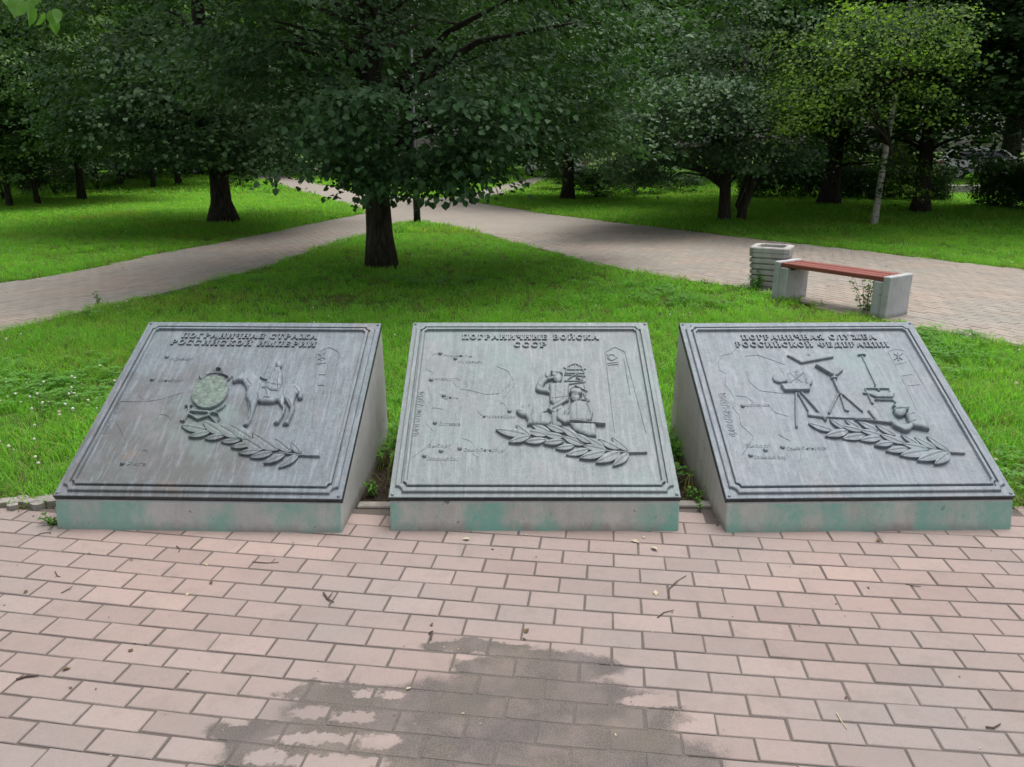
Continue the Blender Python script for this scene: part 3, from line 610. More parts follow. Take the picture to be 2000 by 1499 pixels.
# --- left plaque
L.setcrop(340, 700, 6.517)
horse = [(745, 318), (755, 285), (800, 262), (840, 220), (880, 190), (920, 175), (960, 165), (982, 140), (1000, 180), (1040, 230), (1090, 285), (1130, 318), (1165, 350), (1250, 375), (1390, 372), (1450, 360), (1520, 352), (1580, 368), (1620, 405), (1642, 470), (1640, 530), (1600, 546), (1570, 530), (1588, 480), (1562, 495), (1540, 560), (1530, 620), (1545, 660), (1520, 730), (1485, 800), (1462, 862), (1380, 865), (1400, 838), (1445, 800), (1470, 720), (1478, 660), (1445, 600), (1415, 555), (1405, 600), (1430, 655), (1410, 720), (1372, 790), (1335, 852), (1262, 852), (1290, 825), (1345, 780), (1382, 700), (1385, 660), (1345, 600), (1325, 570), (1260, 592), (1110, 588), (1070, 575), (1050, 620), (1022, 700), (1005, 760), (990, 810), (955, 862), (930, 882), (880, 872), (935, 830), (965, 780), (972, 720), (970, 650), (950, 580), (925, 535), (915, 480), (930, 440), (918, 400), (898, 350), (872, 318), (820, 312), (770, 332)]
L.relief('horse', [('p', horse, .005, .016, .020), ('p', [(925, 545), (970, 570), (985, 660), (978, 775), (955, 790), (940, 760), (948, 660)], .004, .006, .01), ('p', [(1130, 442), (1300, 450), (1285, 535), (1130, 520)], .0185, .002, .005), ('p', [(880, 290), (1080, 290), (1080, 300), (880, 300)], .0135, .001, .004), ('s', ([(1130, 330), (1090, 420), (1060, 480), (1080, 560)], 11), 0., .0035, -1.), ('s', ([(1400, 400), (1390, 480), (1420, 560)], 11), 0., .0035, -1.), ('s', ([(900, 200), (885, 240)], 12), 0., .0035, -1.), ('s', ([(930, 300), (1000, 380), (940, 430)], 9), 0., .0035, -1.), ('s', ([(970, 580), (985, 700), (1000, 780)], 8), 0., .0035, -1.), ('s', ([(1460, 560), (1500, 640)], 9), 0., .0035, -1.), ('s', ([(1540, 400), (1600, 470)], 9), 0., .0035, -1.)], mat=MB_LW, step=.0022)
L.relief('rider', [('e', (1340, 105, 44, 46), .008, .014, .02), ('p', [(1288, 158), (1355, 150), (1385, 210), (1384, 300), (1380, 400), (1345, 462), (1250, 460), (1190, 432), (1130, 424), (1115, 410), (1168, 380), (1180, 340), (1230, 270), (1268, 210)], .016, .013, .02), ('p', [(1170, 420), (1212, 430), (1242, 542), (1142, 542), (1152, 520), (1192, 505)], .021, .006, .01), ('s', ([(1100, 245), (1150, 270), (1210, 292)], 26), .008, .006, .008), ('s', ([(1295, 460), (1285, 585)], 20), .013, .003, .006), ('s', ([(1300, 200), (1260, 290), (1200, 330)], 12), 0., .0035, -1.), ('s', ([(1340, 240), (1320, 340), (1335, 450)], 10), 0., .0035, -1.), ('s', ([(1190, 360), (1290, 385), (1375, 385)], 10), 0., .0035, -1.), ('s', ([(1300, 115), (1330, 125)], 9), 0., .0035, -1.)], mat=MB_LW, step=.0022)
L.relief('sabre', [('s', ([(1200, 88), (1165, 160), (1128, 255)], 15), .003, .004, .005)])
oval = [(340, 300), (420, 248), (530, 230), (620, 250), (680, 310), (702, 390), (684, 480), (634, 560), (562, 620), (470, 655), (380, 660), (300, 630), (248, 570), (232, 500), (250, 420), (285, 355)]
L.relief('oval_badge', [('p', oval, .012, .003, .006)], mat=M_PATINA, label='greenish oval badge disc')
def scaled(pl, k): c = np.mean(pl, 0); return [tuple(c+(np.array(q)-c)*k) for q in pl]
rim = []
ov2 = scaled(oval, .98)
for i in range(len(ov2)):
    a, b = ov2[i], ov2[(i+1) % len(ov2)]; rim.append(('s', ([a, b], 14), .014, .004, .004))
L.relief('badge_rim', rim)
ringp = [(570+44*math.cos(t), 175+36*math.sin(t)) for t in np.linspace(0, 2*PI, 15)]
L.relief('badge_ring', [('s', ([a, b], 20), .008, .010, .006) for a, b in zip(ringp[:-1], ringp[1:])]+[('s', ([(552, 205), (550, 235)], 22), .006, .006, .006), ('s', ([(408, 236), (470, 216), (560, 208), (640, 222), (690, 246)], 20), .010, .008, .006)])
for pp, w in (([(330, 240), (368, 288)], 26), ([(745, 238), (688, 296)], 20)): L.relief('badge_spike', [('s', (pp, w), .008, .008, .006)])
L.relief('badge_ribbon', [('s', ([(140, 630), (185, 602), (240, 620)], 20), .008, .008, .006), ('s', ([(190, 610), (195, 690), (125, 815), (85, 800)], 34), .008, .008, .008), ('s', ([(195, 725), (310, 792), (460, 738)], 36), .009, .008, .008), ('s', ([(185, 682), (440, 700), (460, 740)], 40), .008, .008, .008), ('s', ([(455, 745), (542, 848), (590, 785), (570, 725), (500, 708), (450, 730)], 18), .012, .008, .005), ('s', ([(455, 720), (530, 695), (610, 648), (655, 600)], 32), .008, .008, .008)])
rows = []
for k, yy in enumerate(range(300, 610, 34)):
    x0, x1 = 330+max(0, (k-5))*12-min(k, 4)*14, 640-max(0, k-3)*22
    x = x0
    while x < x1: rows.append(('s', ([(x, yy), (x+16, yy)], 9), .0145, .0022, .003)); x += 30
L.relief('badge_lettering', rows, step=.0018, mat=M_PATINA)
L.laurel([((95, 870), (410, 930)), ((185, 1015), (475, 955)), ((390, 1040), (660, 1000)), ((600, 1078), (860, 1050)), ((725, 1148), (1000, 1110)), ((820, 1225), (1110, 1185)), ((965, 1280), (1260, 1215)), ((1140, 1358), (1420, 1245)), ((1328, 1412), (1590, 1240)),
          ((380, 820), (640, 985)), ((550, 860), (860, 1030)), ((720, 870), (1000, 1050)), ((860, 1015), (1140, 1190)), ((1000, 965), (1330, 1190)), ((1280, 1030), (1500, 1210)), ((1490, 1080), (1620, 1235))], [(1330, 1215), (1580, 1245), (1860, 1258)], 30)
L.setcrop(160, 690, 5.765)
for x, y in ((960, 45), (795, 300), (460, 1245)): L.dot(x, y)
L.tiny('Або', (0, 0), (1, 1), .01) if False else None
L.tiny('Мурманск', (995, 80), (1240, 82), .020); L.tiny('Улеаборг', (850, 322), (1130, 328), .020); L.tiny('Рига', (505, 1268), (720, 1272), .022)
lines(L, 'map_outline', [[(560, 330), (540, 430), (530, 480)], [(370, 545), (740, 545), (900, 520), (1150, 440)], [(480, 600), (440, 700), (380, 770), (430, 850), (490, 980), (480, 1080), (330, 1220), (240, 1330)], [(680, 1095), (740, 1100), (765, 1180), (740, 1240)], [(640, 480), (720, 540), (880, 420)], [(880, 690), (960, 700), (1000, 750)]], 7)
side_text(L, 'ШВЕЦИЯ', (275, 905), (425, 570), .03)
L.setcrop(100, 600, 2.941)
lines(L, 'boundary_post', [[(1500, 700), (1530, 260), (1600, 232), (1655, 262), (1540, 820)], [(1595, 280), (1560, 500)], [(1520, 330), (1580, 320)], [(1535, 390), (1585, 388)], [(1530, 450), (1575, 448)]], 7, .003)
L.relief('post_emblem', [('s', ([(1535, 270), (1575, 300)], 8), .002, .003, .003), ('s', ([(1575, 262), (1535, 305)], 8), .002, .003, .003), ('s', ([(1555, 255), (1552, 310)], 8), .002, .003, .003)], step=.002)
# --- centre plaque
C.setcrop(960, 690, 6.247)
C.laurel([((50, 950), (420, 1015)), ((205, 1105), (470, 1030)), ((400, 1100), (665, 1075)), ((630, 1122), (880, 1090)), ((778, 1182), (1010, 1150)), ((908, 1255), (1185, 1190)), ((1070, 1300), (1385, 1225)), ((1268, 1358), (1570, 1225)), ((1475, 1395), (1670, 1235)),
          ((300, 888), (480, 1025)), ((410, 958), (680, 1015)), ((480, 880), (720, 985)), ((628, 998), (880, 1040)), ((660, 888), (890, 985)), ((860, 1028), (1130, 1135)), ((850, 912), (1060, 1060)), ((1000, 1000), (1210, 1120)), ((1108, 1140), (1410, 1205)), ((1155, 1045), (1380, 1180)), ((1298, 1068), (1560, 1195)), ((1465, 1040), (1670, 1210))], [(1370, 1205), (1680, 1228), (1900, 1222)], 26)
C.relief('watchtower', [('s', (p, w), .003, h, .005) for p, w, h in [
    ([(900, 250), (930, 165), (1015, 132), (1095, 165), (1128, 240)], 18, .005), ([(905, 205), (1125, 205)], 16, .005), ([(905, 250), (1135, 250)], 18, .005), ([(960, 150), (965, 245)], 12, .004), ([(1015, 135), (1015, 245)], 12, .004), ([(1065, 150), (1065, 245)], 12, .004),
    ([(878, 178), (930, 210)], 16, .006), ([(1100, 210), (1155, 195)], 16, .006), ([(885, 268), (1145, 290)], 16, .005), ([(890, 350), (1030, 262), (1145, 292)], 18, .007), ([(900, 345), (1110, 345)], 16, .005), ([(1030, 305), (1120, 345)], 18, .008), ([(945, 385), (1150, 355)], 16, .006), ([(1015, 400), (1170, 475)], 22, .008), ([(1030, 390), (960, 450)], 16, .005), ([(1110, 290), (1150, 480)], 14, .005), ([(1120, 490), (1150, 560)], 16, .006), ([(1095, 575), (1195, 580)], 16, .007), ([(1195, 585), (1110, 625)], 16, .006), ([(1150, 480), (1165, 600)], 14, .005)]])
C.relief('soldier', [('p', [(640, 285), (700, 262), (735, 300), (640, 400), (625, 440), (705, 462), (712, 512), (600, 495), (550, 480), (530, 450), (560, 365), (600, 310)], .006, .012, .018),
    ('p', [(700, 400), (760, 385), (880, 380), (945, 392), (942, 600), (885, 612), (760, 655), (705, 600)], .006, .012, .022), ('e', (805, 325, 55, 62), .010, .014, .025), ('p', [(720, 250), (790, 235), (855, 245), (868, 285), (790, 280), (740, 285)], .016, .010, .012),
    ('p', [(705, 640), (860, 640), (900, 700), (860, 900), (740, 900), (730, 730)], .004, .006, .02), ('s', ([(905, 590), (810, 650), (700, 705)], 44), .010, .008, .012), ('s', ([(690, 690), (740, 730)], 40), .012, .008, .01), ('p', [(800, 470), (860, 470), (860, 510), (800, 510)], .019, .002, .004), ('s', ([(640, 420), (690, 380), (720, 300)], 12), 0., .0035, -1.), ('s', ([(700, 400), (712, 512), (705, 600)], 11), 0., .0035, -1.), ('s', ([(890, 420), (880, 520), (860, 600)], 11), 0., .0035, -1.), ('s', ([(780, 400), (770, 500), (775, 640)], 9), 0., .0035, -1.), ('s', ([(745, 286), (860, 290)], 12), 0., .0035, -1.), ('s', ([(770, 350), (800, 362)], 9), 0., .0035, -1.), ('s', ([(800, 700), (790, 900)], 12), 0., .0035, -1.), ('s', ([(720, 585), (930, 560)], 10), 0., .0035, -1.), ('s', ([(560, 400), (620, 460)], 9), 0., .0035, -1.)], label='relief figure raising binoculars')
C.relief('binoculars', [('e', (680, 300, 34, 34), .014, .010, .012), ('e', (765, 285, 34, 34), .014, .010, .012), ('s', ([(670, 340), (760, 320)], 42), .012, .008, .01)])
C.relief('leash', [('s', ([(700, 700), (580, 742)], 13), .003, .005, .005), ('s', ([(690, 690), (760, 735), (860, 690)], 10), .010, .003, .004)])
C.relief('soldier', [('e', (1020, 560, 58, 62), .012, .014, .025), ('p', [(944, 505), (980, 468), (1080, 472), (1110, 520), (1082, 545), (960, 525)], .018, .012, .014),
    ('p', [(960, 640), (1000, 618), (1060, 605), (1160, 622), (1200, 680), (1230, 820), (1200, 865), (1100, 862), (960, 862), (935, 790), (930, 700)], .008, .014, .025), ('p', [(790, 785), (860, 800), (950, 780), (958, 870), (880, 885), (800, 835)], .010, .012, .015), ('s', ([(940, 720), (900, 790), (830, 810)], 46), .010, .010, .014),
    ('p', [(950, 870), (1270, 872), (1282, 1030), (1180, 1035), (1000, 960)], .006, .012, .025), ('s', ([(1170, 640), (1215, 760), (1180, 862)], 48), .016, .010, .014), ('p', [(950, 700), (1000, 700), (1000, 735), (950, 735)], .021, .002, .004), ('p', [(1070, 705), (1120, 700), (1120, 735), (1070, 738)], .0215, .002, .004), ('s', ([(955, 548), (1090, 548)], 12), 0., .0035, -1.), ('s', ([(985, 590), (1015, 600)], 9), 0., .0035, -1.), ('s', ([(1030, 625), (1030, 850)], 9), 0., .0035, -1.), ('s', ([(955, 860), (1215, 860)], 13), 0., .0035, -1.), ('s', ([(1150, 650), (1165, 760), (1140, 850)], 11), 0., .0035, -1.), ('s', ([(960, 700), (935, 780)], 11), 0., .0035, -1.), ('s', ([(1100, 890), (1080, 1000)], 12), 0., .0035, -1.), ('s', ([(1010, 540), (1010, 580)], 7), 0., .0035, -1.)], label='relief figure holding a rifle')
C.relief('rifle', [('s', ([(860, 845), (1050, 852), (1200, 872), (1390, 890)], 20), .018, .006, .006)])
C.relief('dog', [('p', [(295, 725), (318, 702), (370, 690), (385, 640), (405, 672), (445, 678), (465, 610), (492, 652), (540, 710), (600, 740), (705, 765), (725, 860), (700, 900), (480, 892), (430, 902), (440, 845), (412, 795), (370, 792), (320, 762)], .006, .014, .022), ('s', ([(315, 735), (370, 745)], 9), 0., .0035, -1.), ('s', ([(405, 690), (425, 700)], 11), 0., .0035, -1.), ('s', ([(470, 640), (480, 680)], 9), 0., .0035, -1.), ('s', ([(500, 720), (480, 800), (490, 880)], 10), 0., .0035, -1.), ('s', ([(600, 760), (590, 880)], 9), 0., .0035, -1.)])
C.setcrop(790, 640, 4.996)
for x, y in ((350, 255), (497, 305), (262, 512), (385, 665), (1025, 818), (298, 932), (357, 1205), (540, 1182), (195, 1255)): C.dot(x, y)
for tx, p0, p1 in (('Никель', (375, 285), (660, 290)), ('Мурманск', (525, 345), (760, 350)), ('Алакуртти', (290, 515), (545, 518)), ('Кемь', (400, 695), (525, 698)), ('Петрозаводск', (730, 882), (1080, 885)), ('Сортавала', (335, 955), (545, 958)),
                   ('Выборг', (230, 1168), (450, 1170)), ('Санкт-Петербург', (580, 1210), (985, 1215)), ('Сосновый Бор', (215, 1295), (525, 1300))): C.tiny(tx, p0, p1, .019)
lines(C, 'map_outline', [[(340, 250), (270, 270), (235, 330), (215, 410), (280, 440), (230, 520), (235, 590), (265, 680), (215, 770), (240, 850), (215, 940), (290, 1020)], [(290, 1085), (200, 1180), (60, 1285)], [(540, 600), (640, 615), (800, 655), (930, 645), (1020, 560), (1040, 480), (1000, 410)], [(900, 380), (1020, 430), (1080, 560), (960, 700)], [(1150, 740) if False else (930, 735), (970, 745), (1010, 800)], [(710, 815), (770, 870)], [(270, 785), (340, 790), (380, 803)], [(560, 1080), (650, 1110), (690, 1170), (660, 1230), (720, 1270), (680, 1320)], [(340, 640), (370, 690), (430, 710)], [(470, 530), (510, 580)], [(340, 1285), (380, 1370)]], 6)
side_text(C, 'ФИНЛЯНДИЯ', (130, 1060), (185, 630), .034)
C.setcrop(740, 600, 3.258)
lines(C, 'boundary_post', [[(1500, 800), (1440, 290), (1500, 256), (1565, 285), (1700, 800)], [(1450, 360), (1522, 352)], [(1455, 372), (1524, 364)], [(1560, 330), (1600, 560)]], 8, .003)
lines(C, 'post_emblem', [[(1480+26*math.cos(t), 322+18*math.sin(t)) for t in np.linspace(0, 2*PI, 12)], [(1450, 300), (1480, 345), (1520, 320)]], 7, .004)
# --- right plaque
R.setcrop(1490, 670, 4.878)
R.laurel([((430, 778), (660, 850)), ((588, 900), (805, 850)), ((750, 920), (965, 888)), ((920, 940), (1120, 912)), ((1055, 990), (1230, 968)), ((1165, 1042), (1375, 1018)), ((1298, 1085), (1565, 1040)), ((1462, 1135), (1710, 1050)), ((1625, 1172), (1770, 1062)),
          ((630, 738), (765, 832)), ((735, 800), (940, 850)), ((775, 742), (910, 820)), ((918, 842), (1120, 888)), ((900, 758), (1090, 850)), ((1070, 790), (1260, 890)), ((1108, 880), (1340, 970)), ((1310, 885), (1490, 990)), ((1318, 975), (1570, 1028)), ((1435, 912), (1650, 1025)), ((1555, 900), (1770, 1045))], [(1530, 1025), (1760, 1052), (1922, 1062)], 20)
R.relief('drone', [('p', [(222, 128), (420, 118), (662, 128), (672, 148), (362, 205)], .010, .004, .012), ('e', (425, 132, 16, 9), .015, .004, .005)])
R.relief('radar', [('e', (165, 345, 78, 48), .006, .008, .012), ('p', [(228, 300), (395, 300), (410, 420), (225, 420)], .008, .006, .012), ('e', (440, 375, 34, 38), .006, .006, .01), ('p', [(165, 410), (440, 408), (445, 470), (200, 472)], .014, .006, .008), ('s', ([(245, 300), (300, 350), (370, 395)], 8), .016, .003, .003), ('s', ([(380, 300), (320, 350), (245, 400)], 8), .0163, .003, .003), ('s', ([(312, 280), (312, 410)], 8), .0166, .003, .003), ('s', ([(190, 285), (195, 330)], 8), .014, .003, .003)])
for pts, w in (([(313, 485), (312, 640), (318, 815)], 22), ([(330, 485), (380, 570), (430, 660)], 16), ([(360, 478), (470, 600), (600, 752)], 22)): R.relief('radar_leg', [('s', (pts, w), .006, .008, .006)])
R.relief('telescope', [('s', ([(500, 222), (665, 320)], 34), .010, .010, .01), ('s', ([(690, 322), (755, 268)], 16), .010, .006, .006), ('s', ([(645, 345), (705, 342)], 24), .012, .006, .008), ('s', ([(672, 360), (735, 505)], 26), .009, .008, .008)])
for pts, w in (([(715, 490), (625, 680)], 22), ([(735, 505), (782, 652), (820, 655)], 18), ([(755, 495), (950, 665)], 18)): R.relief('telescope_leg', [('s', (pts, w), .005, .007, .006)])
R.relief('mast', [('s', ([(900, 124), (938, 116), (978, 124)], 16), .008, .005, .006), ('s', ([(942, 130), (1075, 415)], 13), .005, .005, .005)])
R.relief('console', [('s', ([(965, 440), (1195, 442), (1210, 478)], 14), .006, .005, .005), ('s', ([(970, 440), (985, 478)], 14), .006, .005, .005), ('p', [(945, 478), (1250, 482), (1250, 500), (1235, 530), (1075, 530), (1010, 500), (948, 490)], .006, .006, .008), ('s', ([(1060, 548), (1235, 552), (1265, 582)], 16), .007, .005, .005), ('s', ([(995, 490), (1035, 582), (1055, 586)], 16), .006, .005, .005), ('s', ([(1060, 415), (1110, 470)], 13), .008, .004, .005)])
R.relief('rifleman', [('e', (1300, 668, 58, 52), .010, .012, .022), ('p', [(1225, 612), (1270, 605), (1340, 602), (1385, 640), (1380, 660), (1300, 655), (1228, 668), (1245, 640)], .015, .010, .012), ('p', [(1350, 700), (1395, 672), (1440, 680), (1510, 720), (1560, 780), (1578, 850), (1500, 832), (1435, 822), (1385, 800), (1370, 760)], .010, .014, .02),
    ('p', [(1200, 765), (1240, 755), (1320, 800), (1370, 790), (1420, 790), (1420, 825), (1385, 858), (1340, 862), (1235, 812)], .012, .010, .014), ('s', ([(1235, 655), (1385, 650)], 9), 0., .0035, -1.), ('s', ([(1350, 720), (1430, 700)], 10), 0., .0035, -1.), ('s', ([(1370, 790), (1440, 770)], 10), 0., .0035, -1.), ('s', ([(1450, 700), (1500, 790)], 8), 0., .0035, -1.), ('s', ([(1270, 690), (1300, 705)], 7), 0., .0035, -1.)], label='relief figure of a lying rifleman, coppery at the elbow')
R.relief('laptop', [('p', [(992, 650), (1070, 632), (1100, 655), (1210, 745), (1205, 772), (1095, 772), (1060, 735)], .006, .006, .01)])
R.relief('rifle', [('s', ([(865, 742), (1000, 750), (1210, 775)], 14), .011, .006, .005), ('s', ([(600, 712), (760, 722), (1030, 728)], 12), .006, .004, .005)])
R.relief('case', [('p', [(420, 668), (540, 680), (620, 705), (610, 730), (425, 705)], .006, .006, .008)])
R.relief('boundary_post', [('s', (p, 8), .001, .002, .003) for p in ([(1190, 85), (1340, 370), (1470, 650)], [(1190, 85), (1260, 60), (1340, 75)], [(1260, 205), (1370, 185)], [(1315, 318), (1425, 300)], [(1375, 410), (1500, 398)], [(1340, 75), (1620, 560)])])
R.relief('post_emblem', [('s', ([(1245, 105), (1330, 165)], 9), .002, .004, .003), ('s', ([(1330, 100), (1250, 165)], 9), .002, .004, .003), ('s', ([(1285, 95), (1292, 175)], 12), .002, .004, .003)], step=.002)
R.setcrop(1380, 640, 5.169)
for x, y in ((365, 795), (595, 1240), (765, 1210), (445, 1293)): R.dot(x, y)
for tx, p0, p1 in (('Костомукша', (390, 800), (640, 798)), ('Выборг', (400, 1210), (640, 1212)), ('Санкт-Петербург', (815, 1240), (1225, 1235)), ('Сосновый Бор', (480, 1325), (805, 1332))): R.tiny(tx, p0, p1, .019)
lines(R, 'map_outline', [[(300, 205), (250, 265), (150, 285), (120, 350), (130, 430), (200, 470), (185, 580), (240, 640), (290, 730), (265, 810), (330, 890), (350, 990), (430, 1060), (475, 1110), (360, 1290)], [(290, 690), (400, 700), (480, 765)], [(400, 430), (440, 560), (540, 640), (780, 668)], [(390, 290), (520, 280), (800, 380)], [(640, 800), (690, 860), (830, 900)], [(720, 1080), (850, 1150)], [(900, 1200), (960, 1260), (940, 1360)]], 7)
side_text(R, 'ФИНЛЯНДИЯ', (305, 1100), (185, 665), .032)

# ------------------------------------------------------------------ bench and litter bin
bx = np.array([.571, -.821]); bw = np.array([.821, .571]); Apt = np.array([2.905, 8.30])
bench = empty('park_bench', (Apt[0], Apt[1], 0), math.atan2(bx[1], bx[0])); tag(bench, 'park bench with red wooden slats on two grey concrete blocks', 'bench')
BL, BWD = 1.17, .35
for k in range(3):
    m = MB(); w = (BWD-.02)/3; m.box(0, BL, k*(w+.013), k*(w+.013)+w-.006, .352, .396-.002*(k == 1), .006); m.build('seat_slat', M_WOOD, bench)
    for xx in (.05, BL-.05):
        m = MB(); m.tube([(xx, k*(w+.013)+w/2, .394), (xx, k*(w+.013)+w/2, .3985)], [.009, .007], 8); m.build('bolt', M_BLACK, bench)
for x0, x1, cx0, cx1 in ((.0, .10, -.075, -.004), (BL-.09, BL, BL+.004, BL+.075)):
    m = MB(); m.box(x0, x1, -.012, BWD+.02, -.03, .348, .008); m.box(cx0, cx1, -.02, BWD+.03, -.03, .405, .008)
    m.box(min(x0, cx1)-.003 if x0 > .5 else cx1-.003, max(x1, cx0)+.003 if x0 > .5 else x0+.003, -.008, BWD+.015, -.02, .343)
    m.build('support_block', M_CONC_GREY, bench)
for k in range(2):
    m = MB(); m.box(.10, .14, .04+k*.2, .08+k*.2, .325, .3515); m.build('slat_bracket', M_BLACK, bench)
bin_ = empty('litter_bin', (3.04, 9.04, 0), math.radians(-28)); bin_.scale = (.93, .93, 1); tag(bin_, 'ribbed grey concrete litter bin with cut corners beside the bench', 'litter bin')
def octo(hw, ch, z): return [(-hw+ch, -hw, z), (hw-ch, -hw, z), (hw, -hw+ch, z), (hw, hw-ch, z), (hw-ch, hw, z), (-hw+ch, hw, z), (-hw, hw-ch, z), (-hw, -hw+ch, z)]
m = MB(); prof = [(.165, -.02), (.165, .03)]; z = .03
rings = []
def bring(hw, z): rings.append(octo(hw, hw*.24, z))
bring(.185, -.02); bring(.185, .035)
H = .435; nr = 6; h1 = (H-.035)/nr
for i in range(nr):
    a = .205+.006*i; z0 = .035+i*h1; zz = z0+h1
    bring(a-.02, z0); bring(a, z0+.006); bring(a+.003, zz-.022); bring(a-.006, zz-.014); bring(a-.024, zz-.012)
bring(.236, H-.012); bring(.240, H-.004); bring(.240, H+.038); bring(.230, H+.050); bring(.165, H+.050); bring(.160, H+.035); bring(.158, .12)
V = [p for r in rings for p in r]; F = [(i*8+k, i*8+(k+1) % 8, (i+1)*8+(k+1) % 8, (i+1)*8+k) for i in range(len(rings)-1) for k in range(8)]+[tuple((len(rings)-1)*8+k for k in range(8))]
m.add(V, F); m.build('bin_shell', M_CONC_BIN, bin_)

# ------------------------------------------------------------------ vegetation
LEAF4 = (np.array([(0, 0, 0), (-.42, .22, .10), (-.36, .68, .08), (0, 1.05, -.10), (.36, .68, .08), (.42, .22, .10)]), np.array([(0, 3, 2, 1), (0, 5, 4, 3)]))
LEAF2 = (np.array([(0, 0, 0), (-.40, .45, .08), (0, 1.0, -.06), (.40, .45, .08)]), np.array([(0, 2, 1), (0, 3, 2)]))
def leaves_mesh(name, P, Nrm, Dir, size, tmpl, rnd):
    T, F = tmpl; n = Nrm/np.linalg.norm(Nrm, axis=1, keepdims=True); d = Dir-(Dir*n).sum(1)[:, None]*n; d /= np.maximum(np.linalg.norm(d, axis=1, keepdims=True), 1e-6); s = np.cross(d, n)
    V = P[:, None, :]+size[:, None, None]*(T[None, :, 0, None]*s[:, None, :]+T[None, :, 1, None]*d[:, None, :]+T[None, :, 2, None]*n[:, None, :])
    k = len(T); FF = (F[None]+(np.arange(len(P))*k)[:, None, None]).reshape(-1, F.shape[1])
    return fast_mesh(name, V.reshape(-1, 3), FF, np.repeat(rnd, k))
def sprays(cent, r, per, spread, lsize, flat=.35, droop=.25, rs=None):
    """clusters of leaves on drooping sprays round each centre"""
    rs = rs or rng; n = len(cent); out = cent.copy(); out[:, 2] = 0; out /= np.maximum(np.linalg.norm(out, axis=1, keepdims=True), .3)
    C0 = np.repeat(cent, per, 0); O = np.repeat(out, per, 0); S = np.stack([-O[:, 1], O[:, 0], np.zeros(len(O))], 1); sp = np.repeat(spread*(.6+.8*rs.random(n)), per)
    a = np.clip(rs.normal(0, .55, len(C0)), -1.1, 1.1); b = np.clip(rs.normal(0, .45, len(C0)), -1, 1); z = rs.normal(0, flat*.32, len(C0))
    P = C0+O*(a*sp)[:, None]+S*(b*sp)[:, None]; P[:, 2] += z*sp-droop*sp*(a**2+b**2*.5)-.15*sp*a
    Nm = rs.normal(0, .26, (len(P), 3))+np.repeat(rs.normal(0, .26, (n, 3)), per, 0)+O*np.repeat(.15+.35*rs.random(n), per)[:, None]; Nm[:, 2] += .8
    D = O*.7+rs.normal(0, .5, (len(P), 3)); D[:, 2] -= .8
    return P, Nm, D, lsize*(.6+.7*rs.random(len(P))), np.clip(np.repeat(rs.random(n), per)*.6+rs.random(len(P))*.4, 0, 1)
def crown_pts(n, cz, rx, ry, rz_, seed, shell=.45, lob=.28, zmin=None):
    rs = np.random.default_rng(seed); P = []
    while len(P) < n:
        d = rs.normal(0, 1, 3); d /= np.linalg.norm(d); k = 1+lob*mn.noise(Vector(d*1.7)+Vector((seed*3.1, 0, 0)))*2
        r = (shell+(1-shell)*rs.random()**.6)*k; p = np.array([d[0]*rx*r, d[1]*ry*r, cz+d[2]*rz_*r])
        if zmin is not None and p[2] < zmin+.25*rs.random(): continue
        if mn.noise(Vector(p*.85)+Vector((seed*1.3, 5, 0))) < -.04 and rs.random() < .85: continue
        P.append(p)
    return np.array(P)
def make_crown(seed, n, per, cz, rx, rz_, lsize, tmpl, spread=.5, extra=None, zmin=None, shell=.35, lob=.28, droop=.25):
    rs = np.random.default_rng(seed); c = crown_pts(n, cz, rx, rx, rz_, seed, shell, lob, zmin)
    if extra is not None: c = np.concatenate([c, extra])
    P, Nm, D, s, r = sprays(c, None, per, spread, lsize, droop=droop, rs=rs)
    return leaves_mesh('crown', P, Nm, D, s, tmpl, r), c
def make_trunk(h, r0, seed, lean=(0, 0), flare=1.5, n=12, bend=.06, z0=-.05, steps=14):
    rs = random.Random(seed); pts = []; rad = []
    for i in range(steps):
        u = i/(steps-1); z = z0+u*(h-z0); pts.append((lean[0]*u*h+bend*math.sin(u*5+seed), lean[1]*u*h+bend*math.cos(u*4+seed)-bend, z)); 
        rad.append(r0*((1-.62*u)+(flare-1)*math.exp(-max(0, z)*6)))
    x0, y0 = pts[0][:2]; pts = [(x-x0, y-y0, z) for x, y, z in pts]
    m = MB(); m.tube(pts, rad, n, jit=.12); return m, pts, rad
def limbs(cl, trunk_pts, trunk_rad, n, seed, rmin=.008, z_from=.35):
    rs = random.Random(seed); m = MB(); idx = list(range(len(cl))); rs.shuffle(idx)
    for i in idx[:n]:
        t = Vector((cl[i][0]*.72, cl[i][1]*.72, cl[i][2])); zt = max(1.0, min(t.z-.3-.35*math.hypot(t.x, t.y)*rs.random(), trunk_pts[-1][2]*.97)); j = min(range(len(trunk_pts)), key=lambda k: abs(trunk_pts[k][2]-zt)); s = Vector(trunk_pts[j])
        mid = s.lerp(t, .5)+Vector((rs.uniform(-.2, .2), rs.uniform(-.2, .2), .15*(t-s).length*rs.random())); r = min(trunk_rad[j]*.5, .02+.018*(t-s).length)
        pts = [s, s.lerp(mid, .5)+Vector((0, 0, .05)), mid, mid.lerp(t, .55), t]; m.tube(pts, [r, r*.8, r*.55, r*.35, rmin*.6], 5, cap=False)
    return m
